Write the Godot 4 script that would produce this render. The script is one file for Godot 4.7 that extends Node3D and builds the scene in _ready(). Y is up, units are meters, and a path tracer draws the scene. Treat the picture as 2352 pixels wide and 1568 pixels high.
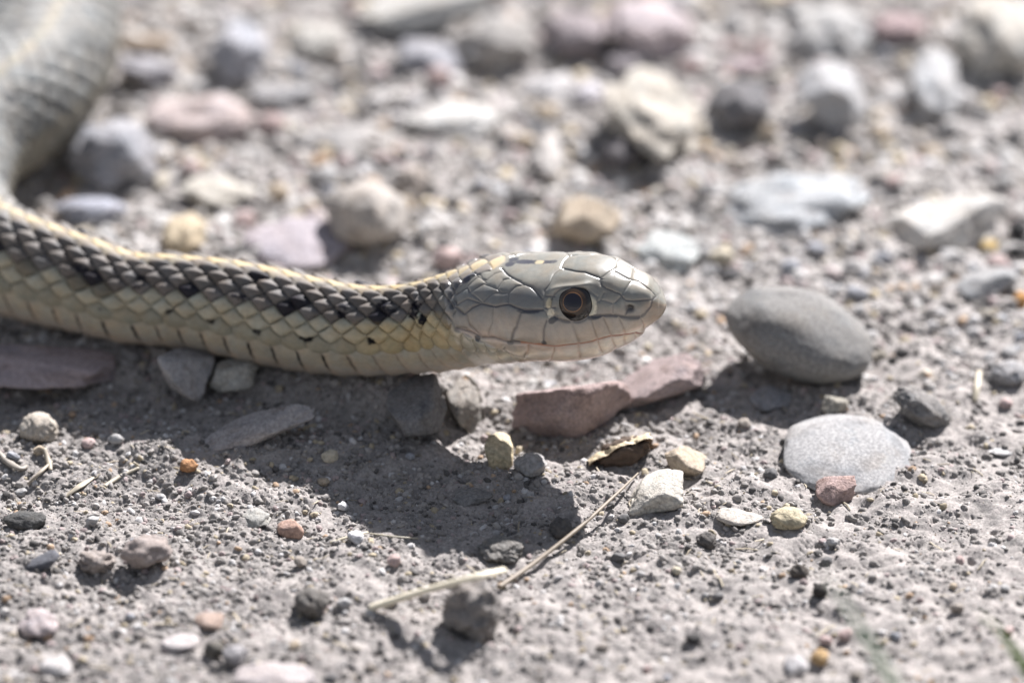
extends Node3D
# A garter snake with raised head on dusty gravel in low back light. Lengths below are in units of U metres (0.0425 mm); z in plans runs away from the camera.

const U := 0.00004252
const TILT := 0.488692            # the camera looks down by 28 degrees
const SUN_SIDE := 0.50
const SUN_BACK := 1.06

var cam_at := Vector3.ZERO
var cam_forward := Vector3.ZERO
var cam_up := Vector3.ZERO
var stations := []
var slopes := []
var reach := PackedFloat32Array()
var total := 0.0
var macro := PackedFloat32Array()
var noise_big := FastNoiseLite.new()
var noise_mid := FastNoiseLite.new()
var noise_fine := FastNoiseLite.new()
var noise_grit := FastNoiseLite.new()
var noise_crack := FastNoiseLite.new()
var noise_tone := FastNoiseLite.new()
var rng := RandomNumberGenerator.new()
var grain_texture: NoiseTexture2D
var pit_texture: NoiseTexture2D
var stone_materials := {}
var landmarks := []
var used_labels := {}


func _ready() -> void:
	rng.seed = 71
	cam_forward = Vector3(0, -sin(TILT), -cos(TILT))
	cam_up = Vector3(0, cos(TILT), -sin(TILT))
	cam_at = cam_up * (274.0 * U) - cam_forward * 1.2
	var camera := Camera3D.new()
	camera.name = "camera"
	var lens := CameraAttributesPhysical.new()
	lens.frustum_focal_length = 360.0 / 1.0
	lens.frustum_focus_distance = 1.1915
	lens.exposure_aperture = 12.0
	lens.frustum_near = 0.05
	lens.frustum_far = 300.0
	camera.attributes = lens
	camera.keep_aspect = Camera3D.KEEP_HEIGHT
	add_child(camera)
	camera.position = cam_at
	camera.basis = Basis(Vector3.RIGHT, cam_up, -cam_forward)
	camera.fov = rad_to_deg(2.0 * atan(784.0 * U / 1.2))
	camera.near = 0.05
	camera.far = 300.0
	camera.current = true

	var sky_look := ProceduralSkyMaterial.new()
	sky_look.sky_top_color = Color(0.53, 0.56, 0.63)
	sky_look.sky_horizon_color = Color(0.76, 0.775, 0.79)
	sky_look.sky_curve = 0.18
	sky_look.ground_bottom_color = Color(0.34, 0.31, 0.28)
	sky_look.ground_horizon_color = Color(0.55, 0.54, 0.52)
	sky_look.sky_energy_multiplier = 0.68
	sky_look.ground_energy_multiplier = 0.5
	var sky := Sky.new()
	sky.sky_material = sky_look
	var env := Environment.new()
	env.background_mode = Environment.BG_SKY
	env.sky = sky
	env.tonemap_mode = Environment.TONE_MAPPER_LINEAR
	env.tonemap_exposure = 2.32
	env.sdfgi_enabled = true
	env.ssao_enabled = true
	env.ssil_enabled = true
	var world := WorldEnvironment.new()
	world.name = "world"
	world.environment = env
	add_child(world)
	var sun := DirectionalLight3D.new()
	sun.name = "sun"
	sun.light_energy = 1.6
	sun.light_color = Color(1.0, 0.982, 0.985)
	sun.light_angular_distance = 0.5
	sun.shadow_enabled = true
	add_child(sun)
	sun.look_at_from_position(Vector3(SUN_SIDE, 1.0, -SUN_BACK), Vector3.ZERO, Vector3.UP)

	set_up_noise()
	read_spine()
	build_macro()
	build_ground()
	build_snake()
	build_named_stones()
	build_plant_bits()
	build_small_pebbles()
	build_gravel()
	build_chaff()
	build_grit()


# ------------------------------------------------------------------ helpers

func tag(o: Node3D, label := "", category := "", group := "", kind := "") -> Node3D:
	if label != "":
		o.set_meta("label", label)
		used_labels[label] = true
	if category != "":
		o.set_meta("category", category)
	if group != "":
		o.set_meta("group", group)
	if kind != "":
		o.set_meta("kind", kind)
	return o


func sm(a: float, b: float, x: float) -> float:
	return smoothstep(a, b, x)


func spot(px: float, py: float, h: float) -> Vector3:
	# The point at height h (in U) that a ray through the photograph's place (px, py) meets.
	var d := cam_forward * 1.2 + Vector3.RIGHT * ((px - 1176.0) * U) + cam_up * ((784.0 - py) * U)
	var t := (h * U - cam_at.y) / d.y
	return cam_at + d * t


func on_ground(px: float, py: float, above: float) -> Vector3:
	var h := 0.0
	var p := Vector3.ZERO
	for i in 5:
		p = spot(px, py, h + above)
		h = ground_height(p.x / U, -p.z / U)
	return p


func grid_mesh(pts: PackedVector3Array, cols: PackedColorArray, nu: int, nv: int, wrap_v: bool, flip: bool, mesh: ArrayMesh = null, material: Material = null) -> ArrayMesh:
	# A sheet of nu rows by nv columns; wrap_v joins the last column to the first (which must repeat it).
	var normals := PackedVector3Array()
	normals.resize(pts.size())
	for i in nu:
		var i0 := maxi(i - 1, 0) * nv
		var i1 := mini(i + 1, nu - 1) * nv
		for j in nv:
			var j0 := j - 1
			var j1 := j + 1
			if wrap_v:
				if j == 0:
					j0 = nv - 2
				if j == nv - 1:
					j1 = 1
			else:
				j0 = maxi(j0, 0)
				j1 = mini(j1, nv - 1)
			var n := (pts[i1 + j] - pts[i0 + j]).cross(pts[i * nv + j1] - pts[i * nv + j0])
			n = n * 1e8
			n = n.normalized()
			normals[i * nv + j] = -n if flip else n
	var index := PackedInt32Array()
	index.resize((nu - 1) * (nv - 1) * 6)
	var k := 0
	for i in nu - 1:
		for j in nv - 1:
			var a := i * nv + j
			if flip:
				index[k] = a
				index[k + 1] = a + nv
				index[k + 2] = a + 1
				index[k + 3] = a + 1
				index[k + 4] = a + nv
				index[k + 5] = a + nv + 1
			else:
				index[k] = a
				index[k + 1] = a + 1
				index[k + 2] = a + nv
				index[k + 3] = a + 1
				index[k + 4] = a + nv + 1
				index[k + 5] = a + nv
			k += 6
	var arrays := []
	arrays.resize(Mesh.ARRAY_MAX)
	arrays[Mesh.ARRAY_VERTEX] = pts
	arrays[Mesh.ARRAY_NORMAL] = normals
	arrays[Mesh.ARRAY_COLOR] = cols
	arrays[Mesh.ARRAY_INDEX] = index
	if mesh == null:
		mesh = ArrayMesh.new()
	mesh.add_surface_from_arrays(Mesh.PRIMITIVE_TRIANGLES, arrays)
	if material:
		mesh.surface_set_material(mesh.get_surface_count() - 1, material)
	return mesh


func mesh_node(called: String, mesh: Mesh, material: Material, parent: Node = self) -> MeshInstance3D:
	var o := MeshInstance3D.new()
	o.name = called
	o.mesh = mesh
	if material:
		o.material_override = material
	parent.add_child(o, true)
	return o


func set_up_noise() -> void:
	var all := [noise_big, noise_mid, noise_fine, noise_grit, noise_crack, noise_tone]
	var periods := [260.0, 70.0, 24.0, 9.0, 150.0, 120.0]
	for i in 6:
		var n: FastNoiseLite = all[i]
		n.noise_type = FastNoiseLite.TYPE_SIMPLEX_SMOOTH
		n.seed = 11 + i * 7
		n.frequency = 1.0 / periods[i]
		n.fractal_type = FastNoiseLite.FRACTAL_NONE
	noise_fine.fractal_type = FastNoiseLite.FRACTAL_FBM
	noise_fine.fractal_octaves = 2
	noise_tone.fractal_type = FastNoiseLite.FRACTAL_FBM
	noise_tone.fractal_octaves = 4
	noise_crack.noise_type = FastNoiseLite.TYPE_CELLULAR
	noise_crack.cellular_return_type = FastNoiseLite.RETURN_DISTANCE2_SUB
	noise_crack.cellular_jitter = 1.0
	var g := FastNoiseLite.new()
	g.seed = 5
	g.noise_type = FastNoiseLite.TYPE_SIMPLEX_SMOOTH
	g.frequency = 0.03
	g.fractal_octaves = 5
	g.fractal_gain = 0.65
	grain_texture = NoiseTexture2D.new()
	grain_texture.width = 512
	grain_texture.height = 512
	grain_texture.seamless = true
	grain_texture.noise = g
	var ramp := Gradient.new()
	ramp.set_color(0, Color(0.62, 0.62, 0.63))
	ramp.set_color(1, Color(1, 1, 1))
	grain_texture.color_ramp = ramp
	var p := FastNoiseLite.new()
	p.seed = 9
	p.noise_type = FastNoiseLite.TYPE_SIMPLEX_SMOOTH
	p.frequency = 0.05
	p.fractal_octaves = 6
	p.fractal_gain = 0.75
	pit_texture = NoiseTexture2D.new()
	pit_texture.width = 512
	pit_texture.height = 512
	pit_texture.seamless = true
	pit_texture.noise = p


func stone_material(c: Color, rough := 0.92, relief := 0.006) -> StandardMaterial3D:
	var key := "%s %s %s" % [c, rough, relief]
	if stone_materials.has(key):
		return stone_materials[key]
	var m := StandardMaterial3D.new()
	var lifted := Color(minf(c.r * 1.55, 1.0), minf(c.g * 1.55, 1.0), minf(c.b * 1.55, 1.0))
	m.albedo_color = lifted.linear_to_srgb()
	m.vertex_color_use_as_albedo = true
	m.albedo_texture = grain_texture
	m.uv1_triplanar = true
	m.uv1_scale = Vector3.ONE * 130.0
	m.roughness = rough
	m.metallic_specular = 0.35
	m.heightmap_enabled = true
	m.heightmap_texture = pit_texture
	m.heightmap_scale = relief
	stone_materials[key] = m
	return m


# ------------------------------------------------------------------ the snake's spine

func read_spine() -> void:
	# x, y, z in millimetres, half width, half height, how boxy the section is; from the tail to the snout
	var rows := [
		[-35.99, 3.83, -182.84, 2.55, 2.55, 0.00],
		[-46.52, 4.68, -148.82, 3.61, 3.49, 0.00],
		[-51.76, 5.74, -123.31, 4.89, 4.76, 0.00],
		[-48.86, 6.63, -97.80, 6.72, 6.38, 0.00],
		[-48.15, 6.97, -76.54, 7.23, 6.80, 0.00],
		[-48.94, 6.97, -70.71, 7.23, 6.80, 0.00],
		[-50.29, 6.93, -66.08, 7.14, 6.80, 0.00],
		[-52.36, 6.89, -61.65, 6.93, 6.63, 0.00],
		[-54.11, 6.80, -58.68, 6.63, 6.38, 0.00],
		[-55.88, 6.72, -54.00, 6.21, 6.04, 0.00],
		[-56.49, 6.72, -47.20, 5.87, 5.70, 0.00],
		[-56.22, 7.14, -40.39, 5.53, 5.36, 0.00],
		[-55.17, 7.74, -35.93, 5.36, 5.10, 0.00],
		[-53.34, 8.16, -31.55, 5.02, 4.85, 0.00],
		[-50.86, 8.01, -27.44, 4.76, 5.30, 0.00],
		[-46.39, 8.31, -23.52, 4.59, 5.08, 0.00],
		[-42.01, 8.28, -20.97, 4.42, 4.75, 0.00],
		[-37.65, 8.04, -18.93, 4.29, 4.46, 0.00],
		[-33.31, 8.41, -17.59, 4.34, 4.50, 0.00],
		[-28.99, 8.61, -16.02, 4.42, 4.69, 0.00],
		[-24.67, 8.61, -14.28, 4.42, 4.80, 0.00],
		[-20.36, 8.49, -12.58, 4.34, 4.72, 0.00],
		[-16.06, 8.67, -10.97, 4.17, 4.49, 0.00],
		[-13.06, 9.13, -9.91, 4.08, 4.35, 0.00],
		[-10.06, 9.83, -8.97, 4.08, 4.35, 0.00],
		[-7.50, 10.57, -8.29, 4.17, 4.55, 0.00],
		[-5.36, 11.56, -7.53, 4.59, 4.70, 0.00],
		[-3.23, 12.61, -6.80, 5.27, 4.82, 0.29],
		[-1.10, 13.57, -6.08, 5.83, 5.04, 0.64],
		[1.02, 14.07, -5.32, 5.95, 4.91, 1.00],
		[3.14, 14.48, -4.55, 5.87, 4.88, 1.00],
		[5.26, 14.74, -4.04, 5.44, 4.99, 1.00],
		[7.16, 15.16, -3.53, 4.80, 4.95, 1.00],
		[8.35, 15.44, -3.36, 4.42, 4.81, 1.00],
		[9.49, 15.65, -3.19, 4.04, 4.56, 1.00],
		[10.67, 15.76, -3.02, 3.66, 4.15, 1.00],
		[12.03, 15.92, -2.85, 3.15, 3.33, 1.00],
		[12.96, 16.02, -2.76, 2.72, 2.61, 1.00],
		[13.76, 15.99, -2.68, 2.25, 1.92, 1.00],
		[14.44, 15.99, -2.59, 1.70, 1.24, 1.00],
		[14.82, 16.01, -2.55, 1.15, 0.66, 1.00],
		[15.03, 16.01, -2.55, 0.38, 0.18, 1.00],
	]
	for r in rows:
		var c := PackedFloat32Array()
		for k in 5:
			c.append(r[k] * 0.001 / U)
		c.append(r[5])
		stations.append(c)
	reach.resize(stations.size())
	reach[0] = 0.0
	for i in range(1, stations.size()):
		var d := Vector3(stations[i][0] - stations[i - 1][0], stations[i][1] - stations[i - 1][1], stations[i][2] - stations[i - 1][2])
		reach[i] = reach[i - 1] + d.length()
	total = reach[-1]
	var last := stations.size() - 1
	for i in stations.size():
		var s := PackedFloat32Array()
		for k in 6:
			if i == 0:
				s.append((stations[1][k] - stations[0][k]) / (reach[1] - reach[0]))
			elif i == last:
				s.append((stations[last][k] - stations[last - 1][k]) / (reach[last] - reach[last - 1]))
			else:
				var h0 := reach[i] - reach[i - 1]
				var h1 := reach[i + 1] - reach[i]
				s.append(((stations[i][k] - stations[i - 1][k]) / h0 * h1 + (stations[i + 1][k] - stations[i][k]) / h1 * h0) / (h0 + h1))
		slopes.append(s)


func spine(s: float) -> Array:
	# [centre, forward, side, up, half width, half height, boxiness] at the distance s from the tail
	var i := clampi(reach.bsearch(s) - 1, 0, reach.size() - 2)
	var h := reach[i + 1] - reach[i]
	var x := (s - reach[i]) / h
	var i0 := (1 + 2 * x) * (1 - x) * (1 - x)
	var i1 := x * (1 - x) * (1 - x)
	var i2 := x * x * (3 - 2 * x)
	var i3 := x * x * (x - 1)
	var d0 := 6 * x * x - 6 * x
	var d1 := 3 * x * x - 4 * x + 1
	var d3 := 3 * x * x - 2 * x
	var v := []
	var dv := []
	for k in 6:
		v.append(i0 * stations[i][k] + i1 * h * slopes[i][k] + i2 * stations[i + 1][k] + i3 * h * slopes[i + 1][k])
		if k < 3:
			dv.append((d0 * stations[i][k] + d1 * h * slopes[i][k] - d0 * stations[i + 1][k] + d3 * h * slopes[i + 1][k]) / h)
	var forward := Vector3(dv[0], dv[1], dv[2]).normalized()
	var up := (Vector3.UP - forward * forward.y).normalized()
	return [Vector3(v[0], v[1], v[2]), forward, forward.cross(up), up, maxf(v[3], 1.0), maxf(v[4], 1.0), clampf(v[5], 0, 1)]


# ------------------------------------------------------------------ the ground

const MACRO_STEP := 25.0
const MACRO_X := 130
const MACRO_Z := 170

func build_macro() -> void:
	# Broad shape of the ground: the swell that the neck rests on, dips and hollows.
	macro.resize(MACRO_X * MACRO_Z)
	var along := total
	while along > 0.0:
		var q := spine(along)
		snake_plan.append(Vector3(q[0].x, -q[0].z, q[4]))
		along -= 50.0
	var belly := []
	var s := total - 660.0
	while s > 0.0:
		var r := spine(s)
		belly.append(Vector3(r[0].x, -r[0].z, r[0].y - r[5]))
		s -= 45.0
	for i in MACRO_X:
		for j in MACRO_Z:
			var x := (i - MACRO_X / 2) * MACRO_STEP
			var z := (j - 60) * MACRO_STEP
			var lift := 0.0
			for b in belly:
				var dx: float = b.x - x
				var dz: float = b.y - z
				var d := dx * dx + dz * dz
				if d < 160000.0:
					var wide := 110.0 if dz > 0.0 else 150.0
					lift = maxf(lift, (b.z - 6.0) * exp(-d / (wide * wide)))
			var broad := noise_big.get_noise_2d(x, z) * 16.0
			broad += 36.0 * exp(-pow((x + 640.0) / 430.0, 2) - pow((z - 40.0) / 150.0, 2))
			macro[i * MACRO_Z + j] = lift + broad * (1.0 - clampf(lift / 40.0, 0.0, 1.0))


func ground_height(x: float, z: float) -> float:
	var fx := clampf(x / MACRO_STEP + MACRO_X / 2, 0.0, MACRO_X - 1.001)
	var fz := clampf(z / MACRO_STEP + 60, 0.0, MACRO_Z - 1.001)
	var i := int(fx)
	var j := int(fz)
	fx -= i
	fz -= j
	fx = fx * fx * (3.0 - 2.0 * fx)
	fz = fz * fz * (3.0 - 2.0 * fz)
	var k := i * MACRO_Z + j
	var h := lerpf(lerpf(macro[k], macro[k + 1], fz), lerpf(macro[k + MACRO_Z], macro[k + MACRO_Z + 1], fz), fx)
	var wild := roughness_at(x, z)
	h += noise_mid.get_noise_2d(x, z) * 7.0
	h += noise_fine.get_noise_2d(x, z) * (1.2 + 3.4 * wild)
	var g := noise_grit.get_noise_2d(x, z)
	h += (g * g * 2.6 if g > 0.0 else g * 0.4) * (0.06 + 0.8 * wild)
	g = noise_grit.get_noise_2d(x * 0.21 + 3000.0, z * 0.21)
	h -= 13.0 * sm(0.74, 0.86, g) * (1.0 - 0.6 * wild)
	var wob := noise_fine.get_noise_2d(z + 900.0, x) * 26.0
	var c := noise_crack.get_noise_2d(x + wob, z + wob)
	h -= 9.0 * exp(-(c + 1.0) * 34.0) * sm(-0.15, 0.2, noise_tone.get_noise_2d(x * 0.4 + 700.0, z * 0.4))
	return h


func roughness_at(x: float, z: float) -> float:
	# crumbly to the left and towards the snake, packed smooth to the lower right
	var w := 0.6 + 0.95 * noise_tone.get_noise_2d(x * 0.8 - 500.0, z * 0.8 + 250.0) - x / 3400.0 + z / 3800.0
	return clampf(w, 0.0, 1.0)


func steps(from: float, to: float, pitch: float) -> Array:
	var out := []
	var n := int((to - from) / pitch)
	for i in n:
		out.append(from + (to - from) * i / n)
	return out


func build_ground() -> void:
	var xs := []
	var zs := []
	var far := [1500000.0, 500000.0, 150000.0, 60000.0, 25000.0, 12000.0, 6500.0, 4000.0, 2800.0, 2200.0, 1800.0]
	for f in far:
		xs.append(-f)
	xs += steps(-1560.0, 1560.0, 5.0)
	far.reverse()
	for f in far:
		xs.append(f)
	far.reverse()
	for f in far:
		if f > 1700.0:
			zs.append(-f)
	zs += steps(-1300.0, -750.0, 6.5) + steps(-750.0, 480.0, 4.6) + steps(480.0, 2700.0, 9.0)
	zs.append_array([2700.0, 2900.0, 3300.0, 4200.0, 6500.0, 12000.0, 25000.0, 60000.0, 150000.0, 500000.0, 1500000.0])
	var nu := xs.size()
	var nv := zs.size()
	var pts := PackedVector3Array()
	var cols := PackedColorArray()
	pts.resize(nu * nv)
	cols.resize(nu * nv)
	for i in nu:
		var x: float = xs[i]
		for j in nv:
			var z: float = zs[j]
			var h := ground_height(x, z)
			pts[i * nv + j] = Vector3(x, h, -z) * U
			var t := noise_tone.get_noise_2d(x, z)
			var t2 := noise_tone.get_noise_2d(x * 3.0 + 400.0, z * 3.0 - 300.0)
			var c := Color(0.298, 0.277, 0.257).lerp(Color(0.240, 0.226, 0.211), sm(-0.1, 0.5, t))
			c = c.lerp(Color(0.33, 0.302, 0.281), sm(0.1, 0.6, t2))
			c = c.lerp(Color(0.15, 0.142, 0.134), sm(0.15, 0.55, -t2) * 0.7)
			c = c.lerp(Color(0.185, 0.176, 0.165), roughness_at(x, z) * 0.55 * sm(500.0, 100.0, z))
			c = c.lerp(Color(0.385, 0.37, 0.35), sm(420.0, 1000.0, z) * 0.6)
			cols[i * nv + j] = c
	var m := StandardMaterial3D.new()
	m.albedo_color = Color(1.3, 1.3, 1.3)
	m.vertex_color_use_as_albedo = true
	m.albedo_texture = grain_texture
	m.uv1_triplanar = true
	m.uv1_world_triplanar = true
	m.uv1_scale = Vector3.ONE * 140.0
	m.roughness = 0.95
	m.metallic_specular = 0.3
	m.heightmap_enabled = true
	m.heightmap_texture = pit_texture
	m.heightmap_scale = 0.006
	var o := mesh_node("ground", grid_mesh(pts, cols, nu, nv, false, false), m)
	tag(o, "dusty grey-beige earth with cracks, crumbs and half-sunk gravel", "ground", "", "structure")


# ------------------------------------------------------------------ the snake

const PLATE_LINES := [
	[1, 216, 1, 212, 11, 227, 20, 236, 30, 255, 41, 253, 48],
	[2, 205, 12, 161, 20, 130, 32],
	[2, 359, 9, 333, 19, 304, 28, 292, 32, 282, 35, 268, 45, 259, 52],
	[3, 420, 65, 400, 60, 382, 57, 351, 61, 314, 58, 300, 62, 286, 65, 255, 65],
	[1, 290, 32, 306, 35, 317, 44, 316, 56],
	[1, 317, 44, 335, 44, 350, 39, 341, 26, 319, 23, 300, 28],
	[1, 381, 30, 368, 18, 353, 13],
	[1, 405, 42, 382, 33, 350, 39],
	[1, 377, 55, 358, 44, 335, 44],
	[1, 405, 42, 380, 56],
	[1, 411, 33, 395, 22, 378, 31, 382, 33],
	[2, 446, 40, 411, 35, 405, 42],
	[2, 446, 43, 439, 52, 410, 49, 382, 57],
	[2, 442, 55, 423, 65, 406, 61],
	[2, 253, 48, 216, 52],
	[2, 252, 63, 216, 66],
	[1, 252, 66, 245, 72, 213, 75],
	[1, 256, 50, 254, 65],
	[1, 398, 20, 394, 15, 380, 14],
	[1, 394, 19, 387, 26, 377, 28],
	[1, 354, 62, 359, 79, 375, 91],
	[2, 292, 66, 302, 84, 321, 97],
	[1, 417, 66, 418, 78, 396, 92],
	[1, 445, 58, 463, 65, 457, 77, 428, 81],
	[2, 262, 98, 288, 98, 321, 97, 360, 92, 396, 92, 427, 84, 460, 77],
	[1, 342, 102, 352, 107, 369, 105, 410, 93],
	[1, 288, 99, 294, 112, 306, 123],
	[1, 348, 106, 328, 118, 306, 123, 293, 146, 256, 148],
	[2, 131, 31, 132, 37, 130, 42, 123, 47, 106, 51, 92, 53, 88, 57, 82, 63, 64, 63, 53, 61, 29, 51],
	[1, 131, 31, 118, 17, 105, 5, 92, -14],
	[1, 108, 13, 74, 19, 56, 14, 44, 24, 29, 26, 21, 31],
	[1, 88, 55, 79, 41, 68, 19],
	[2, 21, 31, 29, 53, 32, 71, 44, 88, 55, 91],
	[1, 21, 31, 12, -5, 10, -34],
	[1, 126, 54, 131, 61, 132, 64],
	[1, 142, 82, 140, 67, 132, 64, 109, 69, 102, 67, 90, 58],
	[1, 109, 69, 110, 84],
	[1, 83, 64, 82, 72],
	[2, 80, 80, 85, 87],
	[1, 153, 48, 143, 56, 138, 59, 144, 82],
	[3, 174, 77, 168, 79, 158, 82, 141, 83, 110, 84, 83, 88, 55, 91],
	[1, 55, 91, 45, 113, 54, 163],
	[1, 99, 87, 94, 94, 90, 109],
	[1, 132, 86, 126, 93, 118, 106],
	[1, 158, 83, 156, 92, 154, 106],
	[1, 192, 82, 192, 91, 191, 104],
	[2, 249, 78, 257, 86, 262, 97],
	[3, 52, 163, 70, 120, 92, 112, 119, 107, 154, 106, 192, 105, 226, 104, 263, 100, 290, 97, 317, 95],
	[1, 72, 121, 76, 159],
	[1, 94, 112, 97, 141, 98, 158],
	[1, 119, 107, 117, 133, 120, 157],
	[1, 154, 106, 156, 121, 158, 138],
	[1, 192, 105, 196, 120, 204, 141],
	[1, 239, 103, 248, 116, 267, 143],
	[1, 287, 99, 294, 110, 310, 127],
]
# dark and pale patches on the skin: distance behind the snout, angle from the back's midline, half length, half angle, strength, colour
const PATCHES := [
	[152, 70, 11, 13, 1.0, 0.60, 0.56, 0.42], [237, 59, 11, 6.5, 0.95, 0.50, 0.44, 0.29], [232, 71, 13, 5.5, 1.0, 0.60, 0.55, 0.42],
	[228, 79, 15, 3.4, 1.0, 0.012, 0.012, 0.018], [281, 66, 17, 3.0, 1.0, 0.012, 0.012, 0.018], [149, 83.5, 15, 2.6, 1.0, 0.012, 0.012, 0.018],
	[408, 92, 8, 2.5, 0.9, 0.02, 0.02, 0.02], [322, 97, 8, 2.5, 0.8, 0.03, 0.03, 0.03], [260, 97, 6, 2.5, 0.8, 0.03, 0.03, 0.03],
	[345, 3, 12, 3.4, 0.9, 0.02, 0.02, 0.035], [315, 0, 20, 2.4, 0.9, 0.02, 0.02, 0.035], [285, 0, 28, 2.0, 0.85, 0.02, 0.02, 0.035], [255, 0, 16, 1.8, 0.8, 0.03, 0.03, 0.04],
	[283, 0, 8, 2.0, 0.9, 0.55, 0.46, 0.28],
	[418, 23, 10, 5, 1.0, 0.015, 0.015, 0.03], [440, 30, 8, 4, 0.9, 0.02, 0.02, 0.03], [456, 42, 8, 6, 1.0, 0.015, 0.015, 0.02], [452, 52, 8, 5, 0.9, 0.015, 0.015, 0.02],
	[658, 34, 26, 9, 1.0, 0.012, 0.012, 0.018], [640, 42, 20, 7, 0.9, 0.014, 0.014, 0.02], [565, 41, 22, 9, 1.0, 0.012, 0.012, 0.018], [575, 50, 20, 6, 0.95, 0.012, 0.012, 0.018], [546, 60, 17, 7, 1.0, 0.010, 0.010, 0.014],
	[691, 79, 13, 6, 1.0, 0.014, 0.014, 0.014], [848, 80, 18, 5, 1.0, 0.014, 0.014, 0.014], [969, 83, 12, 5, 0.9, 0.02, 0.02, 0.02], [760, 36, 17, 6, 1.0, 0.014, 0.014, 0.02], [764, 46, 15, 5, 1.0, 0.014, 0.014, 0.02],
	[909, 44, 16, 5, 1.0, 0.014, 0.014, 0.02], [1026, 47, 18, 5, 1.0, 0.014, 0.014, 0.02], [1154, 46, 20, 6, 1.0, 0.014, 0.014, 0.02], [1271, 37, 17, 5, 0.9, 0.014, 0.014, 0.02], [1273, 48, 17, 5, 0.9, 0.014, 0.014, 0.02],
	[1423, 41, 20, 6, 1.0, 0.014, 0.014, 0.02], [1195, 76, 12, 4, 0.9, 0.02, 0.02, 0.02], [1082, 81, 14, 4, 0.9, 0.02, 0.02, 0.02], [1359, 85, 9, 7, 0.9, 0.02, 0.02, 0.02], [840, 4, 20, 4, 0.7, 0.06, 0.06, 0.06],
]
const EYE_A := 187.0
const EYE_ANGLE := 63.5

var line_bins := {}
var patch_bins := {}


func scale_count(a: float) -> float:
	# scales counted from the snout: short behind the head, longer down the body
	if a < 480.0:
		return a / 34.0
	if a < 720.0:
		var k := (60.0 - 34.0) / 240.0
		return 480.0 / 34.0 + log((34.0 + k * (a - 480.0)) / 34.0) / k
	return 480.0 / 34.0 + log(60.0 / 34.0) / ((60.0 - 34.0) / 240.0) + (a - 720.0) / 60.0


func hash_of(i: int, j: int, k := 0) -> float:
	var h := (i * 73856093) ^ (j * 19349663) ^ (k * 83492791)
	h = (h ^ (h >> 13)) * 1274126177
	return float((h ^ (h >> 16)) & 0xFFFF) / 65535.0


func plates_end(t: float) -> float:
	# how far behind the snout the big head plates reach, by angle from the midline
	var at := [0.0, 12.0, 22.0, 35.0, 50.0, 66.0, 80.0, 93.0, 104.0, 116.0, 180.0]
	var end := [362.0, 375.0, 410.0, 438.0, 446.0, 458.0, 458.0, 415.0, 360.0, 325.0, 300.0]
	for i in 10:
		if t < at[i + 1]:
			return lerpf(end[i], end[i + 1], (t - at[i]) / (at[i + 1] - at[i]))
	return 300.0


func read_lines() -> void:
	for line in PLATE_LINES:
		for k in range(1, line.size() - 2, 2):
			var seg := [float(line[k]), float(line[k + 1]), float(line[k + 2]), float(line[k + 3]), float(line[0])]
			var a0 := int((minf(seg[0], seg[2]) - 26.0) / 20.0)
			var a1 := int((maxf(seg[0], seg[2]) + 26.0) / 20.0)
			var t0 := int(floor((minf(seg[1], seg[3]) - 16.0) / 10.0))
			var t1 := int(floor((maxf(seg[1], seg[3]) + 16.0) / 10.0))
			for i in range(a0, a1 + 1):
				for j in range(t0, t1 + 1):
					var key := i * 100 + j + 20
					if not line_bins.has(key):
						line_bins[key] = []
					line_bins[key].append(seg)
	for p in PATCHES:
		for i in range(int((p[0] - p[2] * 1.5) / 20.0) - 1, int((p[0] + p[2] * 1.5) / 20.0) + 2):
			if not patch_bins.has(i):
				patch_bins[i] = []
			patch_bins[i].append(p)


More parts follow.
